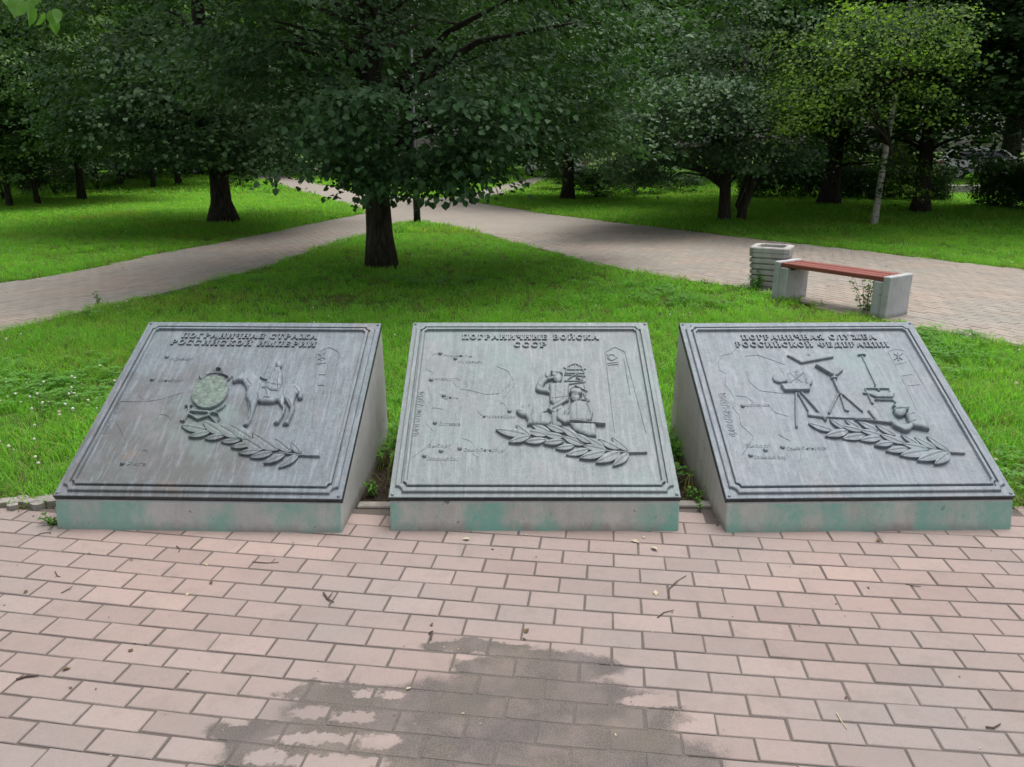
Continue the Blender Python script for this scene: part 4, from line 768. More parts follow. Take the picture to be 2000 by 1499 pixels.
def place_tree(name, label, cat, loc, crown_me, trunk_mesh, limb_mesh, leafmat, barkmat, rz=0., sc=1., group='trees in the park', crown_sc=None):
    root = tag(empty(name, loc, rz), label, cat, group); root.scale = (sc, sc, sc)
    o = link('crown', crown_me, None, root)
    o.material_slots[0].link = 'OBJECT' if o.material_slots else 'DATA'
    if o.material_slots: o.material_slots[0].material = leafmat
    if crown_sc: o.scale = crown_sc
    if crown_me.polygons: o['kind'] = 'stuff'
    link('trunk', trunk_mesh, barkmat, root)
    if limb_mesh is not None: link('branches', limb_mesh, barkmat, root)
    return root
def with_mat(me, mat):
    if not me.materials: me.materials.append(mat)
    return me

# main linden
T1 = G(742, 524); t1 = (T1[0]+.0, T1[1]+.2)
def at_px(x, y, D, root):   # point seen at photo pixel (x,y) at forward distance D, relative to a tree base
    d = ray(x, y); p = np.array([0, 0, EYE])+d*(D/d[1]); return [p[0]-root[0], p[1]-root[1], p[2]]
ex = []
rs = np.random.default_rng(11)
for x0, x1, y0, y1, D0, D1, n in ((690, 900, 290, 362, 8.7, 10.4, 75), (880, 980, 260, 345, 8.8, 10.6, 40), (560, 700, 200, 330, 8.5, 10.5, 60), (640, 760, 170, 300, 8.0, 9.0, 42), (860, 1060, 140, 300, 8.2, 9.8, 75), (1000, 1200, 170, 275, 9.5, 12, 60), (960, 1075, 250, 318, 10, 11.5, 26), (1060, 1230, 230, 300, 10, 12, 26), (1050, 1240, 60, 250, 9.5, 12.5, 60),
                                 (380, 640, 60, 200, 9.0, 12, 60)):
    for _ in range(n): ex.append(at_px(rs.uniform(x0, x1), rs.uniform(y0, y1), rs.uniform(D0, D1), t1))
crA, clA = make_crown(21, 1500, 34, 4.7, 3.6, 3.5, .068, LEAF4, .36, np.array(ex), zmin=1.8)
trA, tp, tr_ = make_trunk(6.5, .185, 3, flare=1.32, bend=.03, n=16); lbA = limbs(clA, tp, tr_, 90, 5)
with_mat(crA, M_LINDEN)
linden = place_tree('linden_tree', 'largest dark linden with a thick black trunk standing on the near lawn', 'tree', (*t1, 0), crA, mesh('trunk', trA.v, trA.f, True), mesh('branches', lbA.v, lbA.f), M_LINDEN, M_BARK)
# its lowest leaves, one by one
def big_leaf():
    o = [(0, 0), (-.22, -.04), (-.42, .12), (-.46, .38), (-.32, .70), (-.1, .95), (0, 1.1), (.1, .95), (.32, .70), (.46, .38), (.42, .12), (.22, -.04)]
    V = [(0, .42, -.05)]+[(x, y, .10*abs(x)*2-(.08 if y > .9 else 0)) for x, y in o]; n = len(o)
    me = mesh('leaf', V, [(0, 1+(i+1) % n, 1+i) for i in range(n)]); a = me.attributes.new('rnd', 'FLOAT', 'POINT'); return me
LM3 = []
for k in range(4):
    me = big_leaf(); me.attributes['rnd'].data.foreach_set('value', [.2+.2*k]*len(me.vertices)); me.materials.append(M_LINDEN); LM3.append(me)
cand = np.array([at_px(x, y, D, t1) for x, y, D in ([(rs.uniform(690, 930), rs.uniform(345, 398), rs.uniform(8.3, 9.4)) for _ in range(190)]+[(rs.uniform(570, 720), rs.uniform(190, 300), rs.uniform(7.8, 8.6)) for _ in range(60)]+[(rs.uniform(880, 1000), rs.uniform(150, 390), rs.uniform(8.0, 8.8)) for _ in range(50)])])
for i, p in enumerate(cand):
    o = bpy.data.objects.new('leaf', LM3[i % 4]); COL.objects.link(o); o.parent = linden; o.location = p; s = rs.uniform(.055, .085); o.scale = (s, s, s)
    o.rotation_euler = (rs.uniform(-1.9, -.6), rs.uniform(-.6, .6), PI+rs.uniform(-.9, .9)) if i % 3 else (rs.uniform(-1.2, -.2), rs.uniform(-.4, .4), rs.uniform(0, 6.28))
# second linden
T2 = G(431, 437); t2 = (T2[0], T2[1]+.22); ex2 = []
for x0, x1, y0, y1, D0, D1, n in ((80, 260, 170, 280, 14, 16.5, 100), (250, 560, 250, 322, 13.8, 17, 130), (200, 400, 100, 260, 13.5, 15.5, 100), (400, 600, 150, 330, 14, 17, 110)):
    for _ in range(n): ex2.append(at_px(rs.uniform(x0, x1), rs.uniform(y0, y1), rs.uniform(D0, D1), t2))
crB, clB = make_crown(33, 1300, 28, 4.8, 3.9, 3.8, .088, LEAF4, .52, np.array(ex2), zmin=1.5); with_mat(crB, M_LINDEN)
trB, tp, tr_ = make_trunk(6.5, .215, 8, flare=1.75, bend=.03, n=16); lbB = limbs(clB, tp, tr_, 70, 6)
M_SILVER = mat_leaf('pale_linden_leaves', (.022, .060, .022), (.088, .165, .065), .25, .55, .22)
place_tree('linden_tree', 'second linden on the far left lawn, its black trunk flared at the foot', 'tree', (*t2, 0), crB, mesh('trunk', trB.v, trB.f, True), mesh('branches', lbB.v, lbB.f), M_SILVER, M_BARK)
# generic crowns
crC, clC = make_crown(41, 1200, 32, 4.8, 3.4, 3.6, .115, LEAF2, .6, zmin=1.2); with_mat(crC, M_DARKLEAF)
crD, clD = make_crown(52, 1200, 32, 5.2, 3.2, 4.4, .11, LEAF2, .55, zmin=.9, lob=.4); with_mat(crD, M_MIDLEAF)
crE, clE = make_crown(63, 1100, 32, 4.6, 3.2, 3.3, .105, LEAF2, .5, zmin=1.3, lob=.45); with_mat(crE, M_MIDLEAF)
crF, clF = make_crown(74, 420, 24, 1.5, 1.6, 1.45, .085, LEAF2, .32, zmin=.1, shell=.2); with_mat(crF, M_DARKLEAF)      # shrub
TRK = []
for k, (r, fl) in enumerate(((.19, 1.5), (.14, 1.4), (.24, 1.5), (.10, 1.3))):
    a, b, c = make_trunk(6.5, r, 20+k, flare=fl, bend=.08); TRK.append(mesh('trunk', a.v, a.f, True))
    if k == 0: lb = limbs(clC, b, c, 50, 7); LB1 = mesh('branches', lb.v, lb.f); lb = limbs(clD, b, c, 50, 9); LB2 = mesh('branches', lb.v, lb.f)
def T(px, py): g = G(px, py); return (g[0], g[1], 0)
# right hand trees
place_tree('broadleaf_tree', 'dark trunk with low skirts of big leaves left of the forked tree', 'tree', T(1108, 391), crC, TRK[0], LB1, M_DARKLEAF, M_BARK, .3, .95, crown_sc=(1.15, 1.15, 1))
place_tree('broadleaf_tree', 'thick dark trunk behind the birch, between it and the forked tree', 'tree', T(1617, 400), crD, TRK[2], LB2, M_DARKLEAF, M_BARK, 2.0, 1.05, crown_sc=(1.45, 1.45, 1.05))
place_tree('broadleaf_tree', 'dark slim trunk just right of the white birch', 'tree', T(1797, 416), crC, TRK[0], LB1, M_DARKLEAF, M_BARK, 4.0, 1.0, crown_sc=(1.25, 1.25, 1))
place_tree('broadleaf_tree', 'dark tree filling the right edge above the clipped hedge', 'tree', T(2060, 430), crD, TRK[2], LB2, M_DARKLEAF, M_BARK, 1.1, 1.0, crown_sc=(1.4, 1.4, 1.05))
crO, clO = make_crown(88, 420, 30, 5.2, 3.0, 2.2, .10, LEAF2, .5, zmin=3.3); with_mat(crO, M_MIDLEAF)
place_tree('roadside_tree', 'tree beside the paving just outside the left edge of view', 'tree', (-6.0, .9, 0), crO, TRK[1], LB2, M_MIDLEAF, M_BARK, 0, 1.0)
# forked tree with pale big leaves
F0 = T(1415, 432); exf = []
for x0, x1, y0, y1, D0, D1, n in ((1130, 1330, 170, 300, 13.5, 16.5, 130), (1250, 1480, 150, 250, 14, 16, 110), (1400, 1580, 270, 330, 15, 18, 90), (1200, 1420, 290, 320, 15.5, 18, 40), (1180, 1300, 300, 350, 15, 17, 30)):
    for _ in range(n): exf.append(at_px(rs.uniform(x0, x1), rs.uniform(y0, y1), rs.uniform(D0, D1), F0))
crG, clG = make_crown(87, 520, 34, 3.5, 2.8, 2.2, .078, LEAF4, .5, np.array(exf), zmin=1.5); with_mat(crG, M_SILVER)
ft = empty('forked_tree', F0); tag(ft, 'low forked tree with several leaning stems and pale big leaves', 'tree', 'trees in the park')
o = link('crown', crG, None, ft); o['kind'] = 'stuff'
def stem(pts, rad, bark=M_BARK2, parent=ft, name='trunk', jit=.12, n=10):
    m = MB(); m.tube(pts, rad, n, jit=jit); return m.build(name, bark, parent, smooth=True)
stem([(0, 0, -.05), (-.02, 0, .3), (-.05, 0, .8), (.0, .1, 1.5), (.2, .2, 2.6), (.3, .3, 4)], [.16, .13, .12, .11, .08, .04])
stem([(-.05, 0, .75), (-.5, 0, 1.05), (-1.1, -.1, 1.35), (-1.9, -.2, 1.6)], [.09, .08, .07, .035], name='branch')
stem([(.38, .1, -.05), (.42, .1, .3), (.58, .1, .8), (.75, .1, 1.5), (1.1, .2, 2.6)], [.12, .10, .09, .07, .04])
stem([(.42, .1, .1), (.28, .1, .35), (.36, .1, .6), (.48, .1, 1.0), (.5, .1, 1.6)], [.06, .05, .05, .045, .03], name='branch')
lb = limbs(clG, [(0, 0, .8), (.1, .1, 1.5), (.2, .2, 2.6), (.3, .3, 4)], [.12, .11, .08, .04], 45, 3); lb.build('branches', M_BARK2, ft)
# birch
B0 = T(1707, 441); exb = []
for x0, x1, y0, y1, D0, D1, n in ((1500, 1700, 60, 230, 13, 16, 120), (1620, 1900, 0, 120, 12, 16, 150), (1700, 1880, 100, 230, 14, 17, 70), (1500, 1600, 190, 260, 14, 15.5, 26), (1715, 1800, 300, 375, 15.8, 16.6, 26)):
    for _ in range(n): exb.append(at_px(rs.uniform(x0, x1), rs.uniform(y0, y1), rs.uniform(D0, D1), B0))
crH, clH = make_crown(95, 200, 30, 6.3, 2.3, 3.0, .056, LEAF4, .42, np.array(exb), zmin=2.0, droop=.5); with_mat(crH, M_BRIGHTLEAF)
bt = empty('birch_tree', B0); tag(bt, 'slender white-barked birch with yellow-green leaves on the right lawn', 'tree', 'trees in the park')
o = link('crown', crH, None, bt); o['kind'] = 'stuff'
stem([(-.02, 0, -.05), (0, 0, .15), (.01, 0, .8), (.03, 0, 1.6), (.07, 0, 2.6), (.14, .05, 4.5), (.2, .1, 7)], [.092, .072, .064, .058, .05, .04, .02], M_BIRCH, bt, n=12, jit=.06)
lb = limbs(clH, [(.10, 0, 1.6), (.14, 0, 2.6), (.2, .05, 4.5), (.25, .1, 7)], [.08, .07, .055, .02], 50, 4, .006); lb.build('branches', M_BARK2, bt)
# left thicket and far trees
SIDE = [('dark multi-trunk tree at the left frame edge beyond the lawn', 20, 405, crD, 3, .8, M_MIDLEAF), ('thin dark tree near the left frame edge in the shade', 75, 400, crE, 3, .75, M_DARKLEAF), ('shaded tree with mossy trunk left of the thicket gap', 160, 392, crE, 1, .85, M_MIDLEAF),
        ('dark tree behind the left lawn, left of the second linden', 235, 362, crC, 1, 1., M_DARKLEAF), ('slim dark tree in the thicket close behind the second linden', 300, 368, crD, 3, .9, M_DARKLEAF), ('small dark tree at the thicket end beside the second linden', 350, 362, crE, 1, .9, M_MIDLEAF),
        ('tall bright-leaved tree above the left thicket', 60, 372, crD, 0, 1.35, M_BRIGHTLEAF), ('tall mid-green tree over the left thicket centre', 250, 352, crE, 2, 1.6, M_MIDLEAF)]
for i, (lab, px, py, cr, tk, sc, mt) in enumerate(SIDE): place_tree('thicket_tree', lab, 'tree', T(px, py), cr, TRK[tk], None, mt, M_BARK, i*1.3, sc, 'trees of the left thicket')
FAR = [('far tree standing where the two far walks part', 640, 341, crE, 1, 1.2, M_MIDLEAF), ('far slim tree beside the far left walk', 672, 343, crD, 3, 1.15, M_MIDLEAF), ('far broad tree closing the view above the left walk', 560, 333, crC, 2, 1.9, M_DARKLEAF), ('far broad tree closing the view between the two walks', 800, 334, crD, 2, 2.0, M_DARKLEAF),
       ('far dark tree left of the right-hand walk end', 930, 340, crC, 2, 1.6, M_DARKLEAF), ('far tall tree above the end of the right-hand walk', 1080, 334, crE, 2, 2.1, M_MIDLEAF), ('far tall tree behind the forked tree', 1260, 345, crD, 2, 2.0, M_MIDLEAF), ('far tall tree over the hedge behind the forked tree', 1400, 352, crC, 2, 1.9, M_DARKLEAF),
       ('far tall tree with yellowish crown behind the birch', 1580, 350, crE, 2, 1.9, M_MIDLEAF), ('far tall tree behind the slim trunk right of the birch', 1760, 350, crC, 2, 2.0, M_DARKLEAF), ('far tall tree at the right frame edge behind the road gap', 1960, 352, crD, 2, 1.9, M_DARKLEAF), ('far tall tree left of the second linden crown', 380, 340, crC, 2, 2.0, M_DARKLEAF), ('far tall tree at the left above the thicket', 130, 348, crC, 2, 2.1, M_MIDLEAF), ('far tall tree beyond the left frame edge', -120, 360, crD, 2, 1.8, M_MIDLEAF)]
for i, (lab, px, py, cr, tk, sc, mt) in enumerate(FAR): place_tree('far_tree', lab, 'tree', T(px, py), cr, TRK[tk], None, mt, M_BARK, i*2.1, sc, 'tall trees closing the view')
# far wood behind everything
cw = []
for i in range(2600): x = rs.uniform(-75, 75); cw.append((x, 66+8*rs.random()+.004*x*x*0, rs.uniform(.3, 15+3*math.sin(x*.3)+2*math.sin(x*.9))))
P_, N_, D_, s_, r_ = sprays(np.array(cw), None, 16, 1.1, .42, rs=rs); N_[:, 1] -= .8
wood = link('far_wood', leaves_mesh('far_wood', P_, N_, D_, s_, LEAF2, r_), M_DARKLEAF); tag(wood, 'dense dark mass of distant park trees closing the horizon', kind='stuff')
# shrubs
TW = MB(); TW.tube([(0, 0, -.05), (.05, 0, .6), (.1, .1, 1.4)], [.04, .03, .015], 6); TW.tube([(0, 0, -.05), (-.2, .1, .7), (-.4, .1, 1.3)], [.035, .025, .012], 6); TW.tube([(0, 0, -.05), (.2, -.1, .6), (.5, -.2, 1.2)], [.035, .025, .012], 6)
TWM = mesh('stem', TW.v, TW.f)
def shrub(lab, px, py, sc, mt, sz=1., rz=0.):
    r = tag(empty('shrub', T(px, py), rz), lab, 'shrub', 'shrubs under the trees'); r.scale = (sc, sc, sc*sz); o = link('foliage', crF, None, r); o['kind'] = 'stuff'
    o.material_slots[0].link = 'OBJECT'; o.material_slots[0].material = mt; link('stem', TWM, M_BARK2, r)
for i, a in enumerate([('dark leafy shrub hiding most of the white car by the far walk', 1118, 372, .8, M_DARKLEAF, .85), ('dark shrub right beside the trunk left of the forked tree', 1165, 388, .65, M_DARKLEAF, .55), ('low dark shrub in front of the far walk end', 1240, 380, .7, M_DARKLEAF, .55), ('small pale shrub behind the forked tree', 1330, 376, .55, M_SILVER, .6), ('bright green shrub behind the hedge and birch', 1655, 358, 1.0, M_BRIGHTLEAF, .72),
                       ('yellow-green shrub behind the hedge right of the birch', 1760, 360, .8, M_BRIGHTLEAF, .75), ('low dark shrub at the left thicket foot', 190, 372, .7, M_DARKLEAF, .7), ('dark shrub at the left thicket middle', 110, 382, .8, M_DARKLEAF, .7), ('low shrub behind the second linden trunk', 470, 366, .55, M_DARKLEAF, .8), ('dark shrub left of the lawn by the frame edge', 10, 392, .9, M_DARKLEAF, .8), ('shrub at the far left walk bend', 300, 356, .9, M_MIDLEAF, .7)]): shrub(*a, rz=i*1.1)
# hedges
def hedge(lab, p0, p1, h, w, mt, n=900, seed=1):
    a, b = np.array(T(*p0)), np.array(T(*p1)); rs2 = np.random.default_rng(seed); L_ = np.linalg.norm(b-a); d = (b-a)/L_; s = np.array([-d[1], d[0], 0]); c = []
    for _ in range(n):
        u, v, z = rs2.random(), rs2.uniform(-.5, .5), rs2.random()**.8; c.append(d*u*L_+s*v*w+np.array([0, 0, .05+z*h]))
    c = np.array(c); P, Nm, D, si, r = sprays(c, None, 16, .16, .06, flat=1., droop=0, rs=rs2); Nm = rs2.normal(0, 1, P.shape); Nm[:, 2] += .5; Nm[:, 1] -= .4
    root = tag(empty('hedge', tuple(a)), lab, 'hedge', 'clipped hedges along the road'); o = link('foliage', leaves_mesh('foliage', P, Nm, D, si, LEAF2, r), mt, root); o['kind'] = 'stuff'
    m = MB()
    for _ in range(int(L_*7)): q = d*rs2.random()*L_+s*rs2.uniform(-.3, .3)*w; m.tube([(q[0], q[1], -.03), (q[0]+rs2.uniform(-.1, .1), q[1], h*.5), (q[0]+rs2.uniform(-.15, .15), q[1], h*.85)], [.012, .01, .006], 4, cap=False)
    m.build('stems', M_BARK2, root)['kind'] = 'stuff'
hedge('long clipped hedge behind the birch, left of the road gap', (1440, 386), (1850, 393), .95, .9, M_DARKLEAF, 2200, 4)
hedge('short clipped hedge right of the road gap at the frame edge', (1905, 402), (2120, 418), 1.15, 1.0, M_DARKLEAF, 1300, 6)
# road kerb seen in the gap
g0, g1 = G(1820, 388), G(2080, 392)
m = MB(); m.box(g0[0]-2, g1[0]+6, g0[1]+2.2, g0[1]+2.45, -.05, .30, .01); tag(m.build('low_wall', M_KERB), 'low grey wall seen in the gap between the hedges', 'wall')
M_ASPH = simple('asphalt', (.06, .06, .06), .9, var=.2)
sheet('road', [(-60, 43), (-60, 37.5), (-14, 41), (-14, 46)][::-1], -.0035, M_ASPH)['kind'] = 'structure'
sheet('road', [(10, 31), (60, 20), (60, 27), (10, 38)], -.0035, M_ASPH)['kind'] = 'structure'
# overhanging sprig close to the viewer, top left
sp = empty('overhanging_twig', at_px(60, -30, 3.2, (0, 0))); tag(sp, 'fresh green twig tip hanging into the top left corner of view', 'twig')
m = MB(); m.tube([(0, 0, .25), (.0, 0, .06), (.04, .01, -.03)], [.004, .003, .0015], 5); m.build('stem', M_BARK2, sp)
LT = big_leaf(); LT.attributes['rnd'].data.foreach_set('value', [.7]*len(LT.vertices)); LT.materials.append(M_TWIGLEAF)
for k, (px, py, s, a) in enumerate([(40, 15, .075, .4), (62, 30, .07, -.5), (88, 42, .06, -1.2), (104, 36, .07, .1), (105, 55, .055, -.2), (20, 5, .07, .9), (70, 5, .07, -.3)]):
    p = np.array(at_px(px, py, 3.2+.03*k, (0, 0)))-np.array(sp.location); o = bpy.data.objects.new('leaf', LT); COL.objects.link(o); o.parent = sp; o.location = p+np.array([0, 0, .03]); o.scale = (s, s, s); o.rotation_euler = (-1.9+.3*math.sin(k*2), .3*math.cos(k), a)

# ------------------------------------------------------------------ grass
def clump(seed, nb, rad, h, width, mat, lean=.5):
    r = np.random.default_rng(seed); V = []; F = []; A = []
    for i in range(nb):
        an = r.uniform(0, 2*PI); rr = rad*math.sqrt(r.random()); x, y = rr*math.cos(an), rr*math.sin(an); hh = h*r.uniform(.45, 1.15); la = r.uniform(0, 2*PI); ll = hh*lean*r.uniform(.2, 1.4); w = width*r.uniform(.7, 1.3); s = (-math.sin(la)*w/2, math.cos(la)*w/2); n = len(V)
        for k, (u, wf) in enumerate(((0, 1), (.45, .85), (.8, .5))):
            dx, dy = math.cos(la)*ll*u*u, math.sin(la)*ll*u*u; z = hh*u*(1-.25*u*lean)
            V += [(x+dx-s[0]*wf, y+dy-s[1]*wf, z), (x+dx+s[0]*wf, y+dy+s[1]*wf, z)]
        V.append((x+math.cos(la)*ll, y+math.sin(la)*ll, hh*(1-.25*lean))); F += [(n, n+1, n+3, n+2), (n+2, n+3, n+5, n+4), (n+4, n+5, n+6)]; A += [r.random()]*7
    me = mesh('clump', V, F); a = me.attributes.new('rnd', 'FLOAT', 'POINT'); a.data.foreach_set('value', A); me.materials.append(mat); return me
def clover(seed, n=10, rad=.05):
    r = np.random.default_rng(seed); V = []; F = []; A = []
    for i in range(n):
        an = r.uniform(0, 2*PI); rr = rad*math.sqrt(r.random()); c = np.array([rr*math.cos(an), rr*math.sin(an), r.uniform(.025, .06)]); a0_ = r.uniform(0, 2*PI); q = r.random()
        for k in range(3):
            t = a0_+k*2.094; d = np.array([math.cos(t), math.sin(t), .15]); s = np.array([-math.sin(t), math.cos(t), 0]); n0 = len(V); L_ = .016
            V += [tuple(c), tuple(c+d*L_*.6-s*L_*.5), tuple(c+d*L_), tuple(c+d*L_*.6+s*L_*.5)]; F.append((n0, n0+1, n0+2, n0+3)); A += [q]*4
    me = mesh('clover', V, F); a = me.attributes.new('rnd', 'FLOAT', 'POINT'); a.data.foreach_set('value', A); me.materials.append(M_CLOVER); return me
def flower():
    m = MB(); m.tube([(0, 0, 0), (.003, 0, .06)], [.0008, .0008], 3, cap=False); V = []; n = 6
    rg = [[(math.cos(2*PI*k/n)*r*.010, math.sin(2*PI*k/n)*r*.010, .058+z*.014) for k in range(n)] for r, z in ((.5, 0), (1, .35), (.85, .8), (.3, 1.05))]
    m.add(sum(rg, []), [(a*n+k, a*n+(k+1) % n, (a+1)*n+(k+1) % n, (a+1)*n+k) for a in range(3) for k in range(n)]+[tuple(3*n+k for k in range(n))]); me = mesh('flower', m.v, m.f); me.materials.append(M_FLOWER); return me
def scatter(name, label, pts, rot, scl, variants):
    """one object whose points carry small instances"""
    coll = bpy.data.collections.new(name+'_pieces')
    for i, me in enumerate(variants): coll.objects.link(bpy.data.objects.new('%s_piece_%d' % (name, i), me))
    me = bpy.data.meshes.new(name); me.vertices.add(len(pts)); me.vertices.foreach_set('co', np.ascontiguousarray(pts, dtype=np.float32).ravel())
    a = me.attributes.new('rot', 'FLOAT_VECTOR', 'POINT'); a.data.foreach_set('vector', np.ascontiguousarray(rot, dtype=np.float32).ravel())
    a = me.attributes.new('scl', 'FLOAT', 'POINT'); a.data.foreach_set('value', np.ascontiguousarray(scl, dtype=np.float32))
    a = me.attributes.new('idx', 'INT', 'POINT'); a.data.foreach_set('value', rng.integers(0, len(variants), len(pts)).astype(np.int32))
    o = bpy.data.objects.new(name, me); COL.objects.link(o); tag(o, label, kind='stuff')
    ng = bpy.data.node_groups.new(name+'_scatter', 'GeometryNodeTree'); ng.interface.new_socket('Geometry', in_out='INPUT', socket_type='NodeSocketGeometry'); ng.interface.new_socket('Geometry', in_out='OUTPUT', socket_type='NodeSocketGeometry')
    nn = ng.nodes; gi = nn.new('NodeGroupInput'); go = nn.new('NodeGroupOutput'); ci = nn.new('GeometryNodeCollectionInfo'); ci.inputs['Collection'].default_value = coll; ci.inputs['Separate Children'].default_value = True; ci.inputs['Reset Children'].default_value = True
    ip = nn.new('GeometryNodeInstanceOnPoints'); ip.inputs['Pick Instance'].default_value = True
    def at(n, t): q = nn.new('GeometryNodeInputNamedAttribute'); q.data_type = t; q.inputs['Name'].default_value = n; return q.outputs[0]
    ng.links.new(gi.outputs[0], ip.inputs['Points']); ng.links.new(ci.outputs[0], ip.inputs['Instance']); ng.links.new(at('idx', 'INT'), ip.inputs['Instance Index']); ng.links.new(at('rot', 'FLOAT_VECTOR'), ip.inputs['Rotation']); ng.links.new(at('scl', 'FLOAT'), ip.inputs['Scale']); ng.links.new(ip.outputs[0], go.inputs[0])
    md = o.modifiers.new('scatter', 'NODES'); md.node_group = ng; return o
def outside_paths(P, margin=.0):
    ok = ~in_poly(P+rng.normal(0, .035, P.shape), PATH_ALL); ok &= ~((P[:, 1] < 3.235) & (P[:, 0] < 20)); return ok
def foot(P, m=0.):   # under the stands
    r = np.zeros(len(P), bool)
    for cx in (-1.362, .098, 1.552): r |= (np.abs(P[:, 0]-cx) < .60+m) & (P[:, 1] > 3.0) & (P[:, 1] < 4.10+m)
    return r
def field(n, x0, x1, y0, y1, dens_keep=None):
    P = np.column_stack([rng.uniform(x0, x1, n), rng.uniform(y0, y1, n)]); k = outside_paths(P) & ~foot(P, .02); P = P[k]
    v = np.abs(P[:, 0]) < P[:, 1]*.75+1.2; P = P[v]
    return P
def soil_gap(P): return (P[:, 1] < 4.0) & (P[:, 0] > -.85) & (P[:, 0] < 1.05)
Pn = field(26000, -7, 7, 3.23, 7.5); Pn = Pn[~soil_gap(Pn)]; Pn = Pn[(mask_ := ~((Pn[:, 1] < 3.32) & (rng.random(len(Pn)) < .5)))]; Pm = field(34000, -12, 12, 7.5, 15); Pf = field(40000, -24, 24, 15, 27); Pff = field(26000, -45, 45, 27, 60)
def rs3(P, zr): return np.column_stack([rng.normal(0, .08, len(P)), rng.normal(0, .08, len(P)), rng.uniform(0, 6.28, len(P))])
def nz(P, f, s=0.): return np.array([mn.noise(Vector((x*f+s, y*f, s))) for x, y in P])
def z0(P, z=-.02): return np.column_stack([P, np.full(len(P), z)])
CLN = [clump(s, 16, .055, .085, .0045, M_GRASS, 1.2) for s in range(4)]+[clump(9, 12, .055, .075, .004, M_DRYGRASS, .9)]
CLN += [clump(s+30, 16, .055, .09, .0042, M_GRASS, .6) for s in range(4)]
sn = .68+.55*rng.random(len(Pn))**1.6+.45*nz(Pn, 1.5)+.25*nz(Pn, 5.); 
scatter('grass', 'lush green lawn grass around and behind the three stands', z0(Pn), rs3(Pn, 0), np.clip(sn, .4, 1.5), CLN)
CLM = [clump(s+50, 16, .075, .085, .007, M_GRASS, 1.2) for s in range(5)]+[clump(59, 12, .07, .08, .006, M_DRYGRASS, .8)]
sm_ = .72+.6*rng.random(len(Pm))**1.6+.45*nz(Pm, .9)+.25*nz(Pm, 3.); scatter('grass', 'green lawn grass under the large linden and along the walks', z0(Pm), rs3(Pm, 0), np.clip(sm_, .4, 1.6), CLM)
CLF = [clump(s+70, 14, .14, .10, .016, M_GRASS, .8) for s in range(4)]
scatter('grass', 'lawn grass under the trees beyond the walks', z0(Pf), rs3(Pf, 0), .8+.6*rng.random(len(Pf)), CLF)
CLX = [clump(s+80, 14, .3, .13, .04, M_GRASS, .8) for s in range(3)]
scatter('grass', 'far lawn grass at the foot of the distant trees', z0(Pff), rs3(Pff, 0), .8+.6*rng.random(len(Pff)), CLX)
# clover patches and flowers
Pc = field(30000, -6, 7, 3.25, 9.5); kk = nz(Pc, .55, 4.); left = (Pc[:, 0] < -1.6) & (Pc[:, 1] < 6.5); Pc = Pc[(kk+.35*rng.random(len(Pc))+np.where(left, .22, 0) > .42) & (rng.random(len(Pc)) < .38) & ~soil_gap(Pc)]
scatter('clover', 'patches of clover leaves among the lawn grass', z0(Pc, -.01), rs3(Pc, 0), .8+.7*rng.random(len(Pc)), [clover(s) for s in range(3)])
Pw = np.concatenate([field(190, -4.4, -2.1, 3.6, 5.2), field(240, -6, 6, 5, 12), field(420, -14, 14, 10, 20)]); kw = nz(Pw, .8, 9.); Pw = Pw[(kw > .05) | (rng.random(len(Pw)) < .15)]
scatter('clover_flowers', 'white clover flower heads dotted over the lawn', z0(Pw, -.005), rs3(Pw, 0), .55+.5*rng.random(len(Pw)), [flower()])
def dead_leaf(seed):
    r = random.Random(seed); V = [(0, 0, .002), (-.012, .016, .006), (0, .034, .003), (.012, .016, .007)]; V = [(x*r.uniform(.7, 1.2), y*r.uniform(.7, 1.2), z*r.uniform(.5, 1.8)) for x, y, z in V]; me = mesh('dead_leaf', V, [(0, 3, 2), (0, 2, 1)]); me.materials.append([M_DEAD, M_STRAW][seed % 2]); return me
M_DEAD = simple('dead_leaf', (.11, .065, .03), .9); M_STRAW = simple('straw', (.42, .36, .24), .8)
Pl = np.concatenate([np.column_stack([rng.uniform(-7, 7, 500), rng.uniform(3.3, 14, 500)]), np.column_stack([rng.uniform(-3, 3, 26), rng.uniform(1.8, 3.1, 26)])]); Pl = Pl[~foot(Pl, .02)]
scatter('fallen_leaves', 'small dry fallen leaves scattered over lawn, walks and paving', np.column_stack([Pl, np.where(outside_paths(Pl), .025, .002)]), np.column_stack([rng.normal(0, .15, len(Pl)), rng.normal(0, .15, len(Pl)), rng.uniform(0, 6.28, len(Pl))]), .5+.7*rng.random(len(Pl)), [dead_leaf(k) for k in range(4)])
# weeds in the soil gaps
Pg = np.column_stack([rng.uniform(-.72, .95, 700), rng.uniform(3.3, 4.1, 700)]); Pg = Pg[~foot(Pg, .03) & ((Pg[:, 1] > 3.8) & (rng.random(700) < .5) | (rng.random(700) < .07))]
scatter('weeds', 'small weeds growing in the soil gaps between the stands', z0(Pg, -.012), rs3(Pg, 0), 1.0+1.2*rng.random(len(Pg)), [clover(5, 16, .06), clump(91, 10, .05, .11, .004, M_GRASS, .7), clump(92, 10, .05, .09, .003, M_DRYGRASS, .9)])
